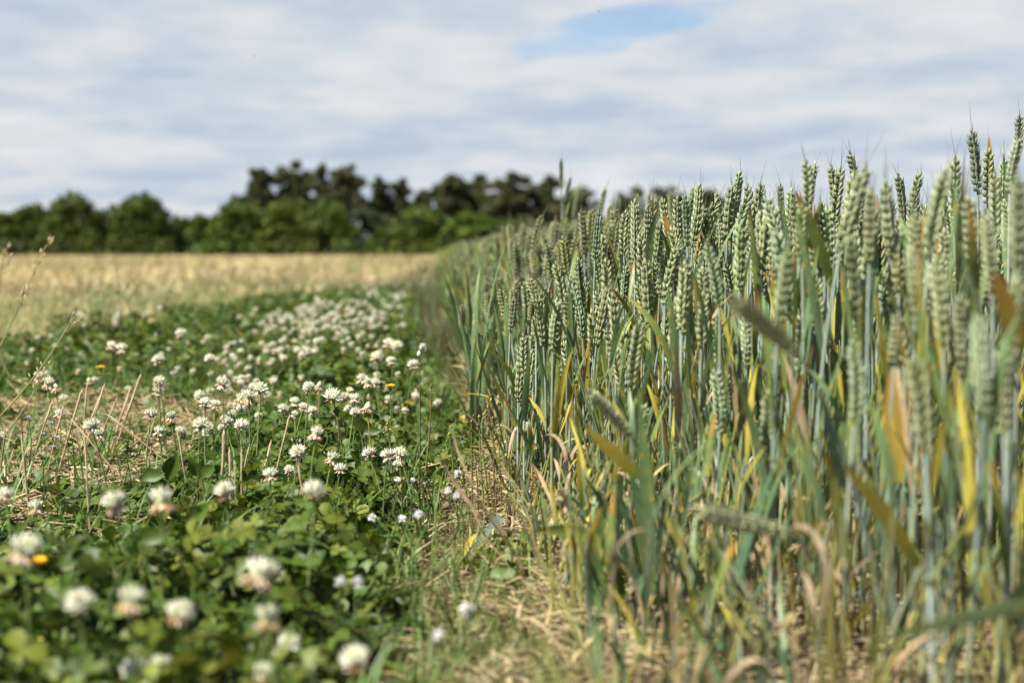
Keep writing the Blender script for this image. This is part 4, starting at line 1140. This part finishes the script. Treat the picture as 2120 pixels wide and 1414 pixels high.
# single straw stubs
STG = 'cut straw stubs sticking up from the clover'
for i, (ax, ay, bx, by, D, w) in enumerate([(290, 780, 262, 860, 2.4, 7), (270, 805, 252, 858, 2.4, 6), (168, 812, 148, 880, 2.2, 7), (180, 800, 176, 850, 2.3, 6), (107, 835, 95, 870, 2.2, 6), (205, 825, 190, 865, 2.3, 6), (240, 830, 225, 865, 2.3, 6), (463, 898, 460, 978, 1.75, 9), (475, 935, 476, 990, 1.75, 7), (500, 935, 500, 975, 1.75, 6), (485, 960, 487, 1005, 1.75, 5), (367, 890, 378, 955, 1.95, 6), (150, 870, 190, 918, 2.0, 5), (175, 905, 180, 1000, 1.7, 6), (45, 905, 50, 960, 1.8, 6), (614, 945, 622, 990, 1.75, 8), (215, 800, 200, 848, 2.3, 6), (598, 865, 585, 920, 1.95, 6), (560, 918, 550, 960, 1.9, 7), (225, 860, 250, 880, 2.2, 6), (130, 845, 120, 885, 2.2, 6), (325, 850, 318, 875, 2.3, 5), (1453, 790, 1450, 870, 1.7, 10), (520, 905, 512, 940, 1.9, 5)]):
    pts = path_px((ax, ay), (bx, by), D, .001, 5); base = pts[0].copy()
    if base[2] > 0: pts = np.vstack([[base[0] + (pts[0][0] - pts[-1][0]) / max(.01, pts[-1][2] - pts[0][2]) * pts[0][2], base[1], -.004], pts]); base = pts[0].copy()
    pts = pts + (pts - pts[0]) * 0
    t = thing('straw_stalk', base, 'pale cut straw stub poking up, tip %s' % place(pts[-1]), 'straw', STG)
    rr = w / F * D / 2 * .68; col = np.array([[.50, .34, .2]] * 2 + [[.62, .50, .30]] * (len(pts) - 2))
    V, Q, C = tube(pts, rr, 6, col); g = Geo(); g.add(V - base, Q, C); link('stalk', g.mesh('stalk', M_straw), t)
    q = pts[-1]; d = unit(pts[-1] - pts[-2]); V, Q, C = ribbon([q - d * .012, q - d * .003, q + d * .006], np.array([2.2, 2.0, .3]) * rr, CR[:, 0], (.66, .55, .34), .5); part('split_sheath', V, Q, C, M_straw, t, base)

# the torn wheat leaf on the soil, dark oval leaves in the clover
b = W(955, 1158, 1.62); b[2] = .0
t = thing('torn_wheat_leaf', b, 'torn blue-green wheat leaf with a yellow one standing on the bare soil', 'leaf')
(V, Q, C), _ = wleaf([(965, 1150), (1000, 1110), (1045, 1065)], (1.66, 1.74), 24, 'green', 70, .2)[0]
Wt = V.reshape(-1, 3, 3); mid = Wt[:, 1:2]; sc = np.linspace(.25, 2.1, 9)[:, None, None] / np.maximum(WPROF[:, None, None], .3); Wt = mid + (Wt - mid) * sc * .5
Wt[-1] = Wt[-2] + (Wt[-2][1] - Wt[-3][1]) * .5
part('blue_blade', Wt.reshape(-1, 3), Q, np.tile([.20, .28, .22], (27, 1)), M_leaf, t, b)
(V, Q, C), _ = wleaf([(957, 1158), (970, 1125), (988, 1105)], (1.64, 1.68), 14, 'yellow', 71, .3)[0]; part('yellow_blade', V, Q, C, M_leaf, t, b)
V, Q, C = tube([W(950, 1165, 1.62), W(965, 1150, 1.64), W(985, 1130, 1.67)], .0016, 5, (.3, .38, .15)); part('stalk', V, Q, C, M_stem, t, b)
for i, (x, y, w, h, D, az) in enumerate([(358, 965, 42, 62, 1.75, 1.2), (402, 965, 30, 42, 1.75, 1.8), (318, 985, 52, 34, 1.75, .3), (430, 975, 34, 40, 1.7, .8), (415, 1060, 40, 56, 1.35, .9), (320, 1110, 70, 46, 1.25, .4), (745, 878, 30, 46, 2.0, 2.2), (768, 893, 44, 24, 2.0, .2), (700, 850, 24, 24, 2.05, 1.5), (505, 870, 44, 30, 2.1, .5)]):
    r = random.Random(1500 + i); c = W(x, y, D); b = np.array([c[0] + .005, c[1] + .01, -.004])
    t = thing('broad_leaf', b, 'broad rounded dark green leaf in the clover, %s' % place(c), 'leaf', 'broad dark leaves in the clover')
    s = max(w, h) / F * D
    th = math.atan2(h, w) * (1 if az < 1.57 else -1)
    dr = unit(CR[:, 0] * math.cos(az) + CR[:, 1] * math.sin(az) + CR[:, 2] * .2); sd_ = unit(np.cross(dr, CR[:, 2] + .3 * CR[:, 1]))
    n = 7; pts = np.array([c + dr * s * (k / (n - 1) - .5) + CR[:, 1] * .002 * math.sin(k) for k in range(n)])
    V, Q, C = ribbon(pts, np.array([.25, .75, 1, 1, .9, .65, .1]) * min(w, h) / F * D * .85, sd_, np.array([.07, .12, .014]) * r.uniform(.75, 1.25), .55); part('leaf_blade', V, Q, C, M_clover, t, b)
    V, Q, C = tube(bez(b, (b + pts[0]) / 2 + [0, .005, 0], pts[0], 5), .001, 4, (.2, .2, .08)); part('leaf_stalk', V, Q, C, M_weed, t, b)

# insects in the air
for i, (x, y, D, s, lab) in enumerate([(1183, 483, 2.0, 1, 'tiny orange and black insect hovering at the front of the wheat'), (1240, 25, 2.6, .8, 'tiny dark fly high in the sky near the blue gap'), (527, 117, 3.0, .8, 'faint tiny fly in the clouds over the mown field')]):
    c = W(x, y, D); t = thing('fly', c, lab, 'insect')
    s *= .0035
    V, Q, C = ovoid(-CR[:, 0] * s * .5, CR[:, 0], CR[:, 1], s, s * .4, s * .4, 6, 5, (.02, .02, .02) if i else (.45, .16, .03), (.02, .02, .02)); part('body', V, Q, C, M_fly, t)
    for sg in (-1, 1):
        V, Q, C = ribbon([np.zeros(3), CR[:, 1] * s * .4 + CR[:, 2] * sg * s * .5, CR[:, 1] * s * .6 + CR[:, 2] * sg * s], np.array([.1, .5, .2]) * s, CR[:, 0], (.25, .24, .22), .1); part('wing', V, Q, C, M_fly, t)

# ================================================================== TREES AND HEDGE
def crown_geo(clumps, leaf, n, r, cols, flat=1.0):
    """clumps: (centre, radii). leaf faces spread through each clump, denser at its surface"""
    rgn = np.random.default_rng(r.randint(0, 10 ** 6))
    vol = np.array([c[1][0] * c[1][2] for c in clumps]); vol = vol / vol.sum()
    ids = rgn.choice(len(clumps), n, p=vol)
    d = rgn.normal(size=(n, 3)); d /= np.linalg.norm(d, axis=1)[:, None]
    rad = rgn.uniform(.35, 1.08, n) ** .6
    cen = np.array([c[0] for c in clumps])[ids]; rr = np.array([c[1] for c in clumps])[ids]
    p = cen + d * rr * rad[:, None]
    a = rgn.normal(size=(n, 3)) + d * .6; a /= np.linalg.norm(a, axis=1)[:, None]
    b = np.cross(a, rgn.normal(size=(n, 3))); b /= np.linalg.norm(b, axis=1)[:, None]
    c_ = np.cross(a, b); s = leaf * rgn.uniform(.5, 1.3, n)[:, None]
    V = np.stack([p - b * s - c_ * s * .35, p + b * s * .2 - c_ * s * .6, p + b * s + c_ * s * .2, p - b * s * .1 + c_ * s * .6], 1).reshape(-1, 3)
    Q = np.arange(n * 4).reshape(-1, 4)
    col = np.array(cols)[rgn.integers(0, len(cols), n)] * rgn.uniform(.75, 1.25, (n, 1))
    cj = np.array([r.uniform(.8, 1.2) for _ in clumps])[ids][:, None]
    return V, Q, np.repeat(col * cj, 4, 0)
def span(x0, x1, ytop, D):
    a, b = W(x0, 522, D), W(x1, 522, D)
    return (a + b) / 2, (b - a)[0], CAMH + (522 - ytop) / F * D
BCOL = [(.078, .118, .018), (.052, .085, .014), (.118, .155, .022)]
BUSH = [(-70, 40, 440, 128, 'dark bush cut by the left edge'), (15, 112, 425, 128, 'rounded bush second from the left edge in the hedge'), (92, 214, 402, 127, 'tall dome-shaped bush, highest in the left part of the hedge'), (205, 268, 428, 131, 'pale loose shrub between the two tall left bushes'), (232, 355, 404, 127, 'broad dome-shaped bush standing apart by a gap of sky'), (345, 402, 453, 130, 'low shrub just right of the sky gap in the hedge'), (388, 452, 446, 129, 'low shrub joining the long hedge mass'), (435, 560, 421, 127, 'left third of the long hedge mass below the first pines'), (545, 655, 412, 127, 'highest bush of the long hedge mass below the pines'), (630, 728, 420, 128, 'right end of the long hedge mass under the pines'), (700, 800, 432, 133, 'thin greyish hawthorn with sky showing through its crown'), (770, 850, 468, 128, 'low bush under the middle pines'), (815, 935, 432, 127, 'dense rounded bush in front of the right pines'), (915, 1042, 440, 127, 'dense dark bush where the wheat edge meets the hedge'), (1020, 1120, 455, 130, 'bush just behind the first rise of the wheat'), (1100, 1240, 462, 132, 'hedge bush hidden behind wheat ears left of the lone ear'), (1220, 1400, 460, 132, 'hedge bush seen between ears under the low pines')]
for i, (x0, x1, yt, D, lab) in enumerate(BUSH):
    r = random.Random(40 + i); c, w, h = span(x0, x1, yt, D); c[2] = 0
    t = thing('hedge_bush', c, lab, 'bush', 'bushes of the far hedge')
    sparse = i in (3, 10); cl = []
    for k in range(38 if not sparse else 18):
        fx = r.uniform(-.5, .5); top = h * (1 - .75 * (abs(fx) * 1.9) ** 2.6 * .6)
        z = r.uniform(.10, .97) * top
        cl.append((np.array([fx * w, r.uniform(-.3, .3) * w * .5, max(.5, z - .08 * h)]), np.array([w * .14, w * .14, h * .11]) * r.uniform(.6, 1.35)))
    for k in range(5): cl.append((np.array([r.uniform(-.25, .25) * w, r.uniform(-.15, .15) * w, h * r.uniform(.80, .86)]), np.array([w * .14, w * .14, h * .13])))
    if not sparse:
        for k in range(7): cl.append((np.array([(k / 6 - .5) * w * .9, -.15 * w, h * .14]), np.array([w * .12, w * .15, h * .18])))
    if not sparse: cl += [(np.array([-.12 * w, 0, h * .42]), np.array([w * .34, w * .2, h * .40])), (np.array([.14 * w, 0, h * .45]), np.array([w * .30, w * .2, h * .42])), (np.array([0, 0, h * .25]), np.array([w * .5, w * .2, h * .25]))]
    hv = np.array([r.uniform(.9, 1.1), r.uniform(.95, 1.1), 1.0]) * r.uniform(.9, 1.15)
    for k in range(26): cl.append((np.array([r.uniform(-.45, .45) * w, 0, 0]), np.array([w * .05, w * .05, h * .07]) * r.uniform(.6, 1.4))); q_ = cl[-1][0]; q_[2] = h * (1 - .5 * (abs(q_[0] / w) * 2) ** 2.4) * r.uniform(.8, 1.0)
    cols = BCOL if not sparse else [(.11, .13, .06), (.09, .11, .045)]
    V, Q, C = crown_geo(cl, .21, 12500 if not sparse else 2600, r, [np.array(c) * hv for c in cols]); part('crown', V, Q, C, M_tree, t)
    g = Geo()
    for k in range(5):
        e = cl[r.randint(0, len(cl) - 1)][0]; g.add(*tube(bez(np.array([r.uniform(-.1, .1) * w, 0, -.1]), np.array([e[0] * .4, 0, e[2] * .6]), e, 6), np.linspace(.14, .03, 6), 6, (.10, .08, .06)))
    link('trunk', g.mesh('trunk', M_bark), t)
PCOL = [(.075, .085, .03), (.06, .075, .026), (.11, .095, .04), (.085, .10, .032)]
PINE = [(466, 502, 402, 152, 'very small pine far left of the pine row'), (498, 568, 345, 150, 'leftmost tall wind-leaning pine above the hedge'), (562, 640, 340, 151, 'second tall pine, leaning right, sky under its crown'), (646, 682, 334, 150, 'narrow pine with the highest pointed tip'), (674, 756, 338, 149, 'broad tall pine right of the narrow one'), (750, 802, 372, 151, 'lower pine right of the tall group'), (792, 856, 372, 152, 'pine with bright sky gaps around its trunk'), (850, 890, 388, 155, 'small pine in the dip between two pine groups'), (882, 962, 357, 150, 'dark domed pine starting the right group'), (945, 1020, 366, 152, 'pine second in the right group with bare trunk below'), (1000, 1090, 359, 150, 'wide flat-topped pine in the middle of the right group'), (1082, 1165, 362, 151, 'pine right of the flat-topped one, behind the tallest ear'), (1150, 1236, 388, 153, 'last low pine of the row before the lone ear'), (1262, 1346, 392, 154, 'low dark pine seen over the wheat right of the lone ear'), (1330, 1420, 389, 154, 'low dark pine seen over wheat ears, next to last visible'), (1400, 1500, 398, 156, 'low pine almost hidden behind wheat ears, last of the row')]
for i, (x0, x1, yt, D, lab) in enumerate(PINE):
    r = random.Random(140 + i); c, w, h = span(x0, x1, yt, D); c[2] = 0
    t = thing('pine_tree', c, lab, 'pine tree', 'pines behind the hedge')
    cl = []; nb = 15 + int(w * 2)
    lean = .12 * w
    for k in range(nb):
        f = k / (nb - 1); z = h * (.42 + .53 * f) * r.uniform(.96, 1.03); fx = r.uniform(-.55, .55) * (1 - .45 * f ** 2) if k < nb - 1 else .05
        cl.append((np.array([fx * w + lean * f, r.uniform(-.3, .3) * w * (1 - .5 * f), z]), np.array([w * .20, w * .20, h * .07]) * r.uniform(.6, 1.35) * (1 - .35 * f)))
    cl += [(np.array([lean * .6, 0, h * .62]), np.array([w * .34, w * .22, h * .15])), (np.array([lean * .8, 0, h * .80]), np.array([w * .20, w * .15, h * .11]))]
    V, Q, C = crown_geo(cl, .20, 5600 + int(w * 600), r, PCOL); part('crown', V, Q, C, M_tree, t)
    g = Geo(); top = np.array([lean, 0, h * .93])
    g.add(*tube(bez(np.array([0, 0, -.1]), np.array([-.1 * w, 0, h * .5]), top, 9), np.linspace(.24, .05, 9), 7, (.17, .10, .065)))
    for cc, _ in cl: 
        z0 = cc[2] * .86; f = z0 / h; b0 = np.array([lean * f * f, 0, z0]); g.add(*tube([b0, (b0 + cc) / 2 + [0, 0, .1], cc], [.08, .05, .02], 5, (.15, .09, .06)))
    link('trunk', g.mesh('trunk', M_bark), t)
# dark low growth at the foot of the hedge and behind it
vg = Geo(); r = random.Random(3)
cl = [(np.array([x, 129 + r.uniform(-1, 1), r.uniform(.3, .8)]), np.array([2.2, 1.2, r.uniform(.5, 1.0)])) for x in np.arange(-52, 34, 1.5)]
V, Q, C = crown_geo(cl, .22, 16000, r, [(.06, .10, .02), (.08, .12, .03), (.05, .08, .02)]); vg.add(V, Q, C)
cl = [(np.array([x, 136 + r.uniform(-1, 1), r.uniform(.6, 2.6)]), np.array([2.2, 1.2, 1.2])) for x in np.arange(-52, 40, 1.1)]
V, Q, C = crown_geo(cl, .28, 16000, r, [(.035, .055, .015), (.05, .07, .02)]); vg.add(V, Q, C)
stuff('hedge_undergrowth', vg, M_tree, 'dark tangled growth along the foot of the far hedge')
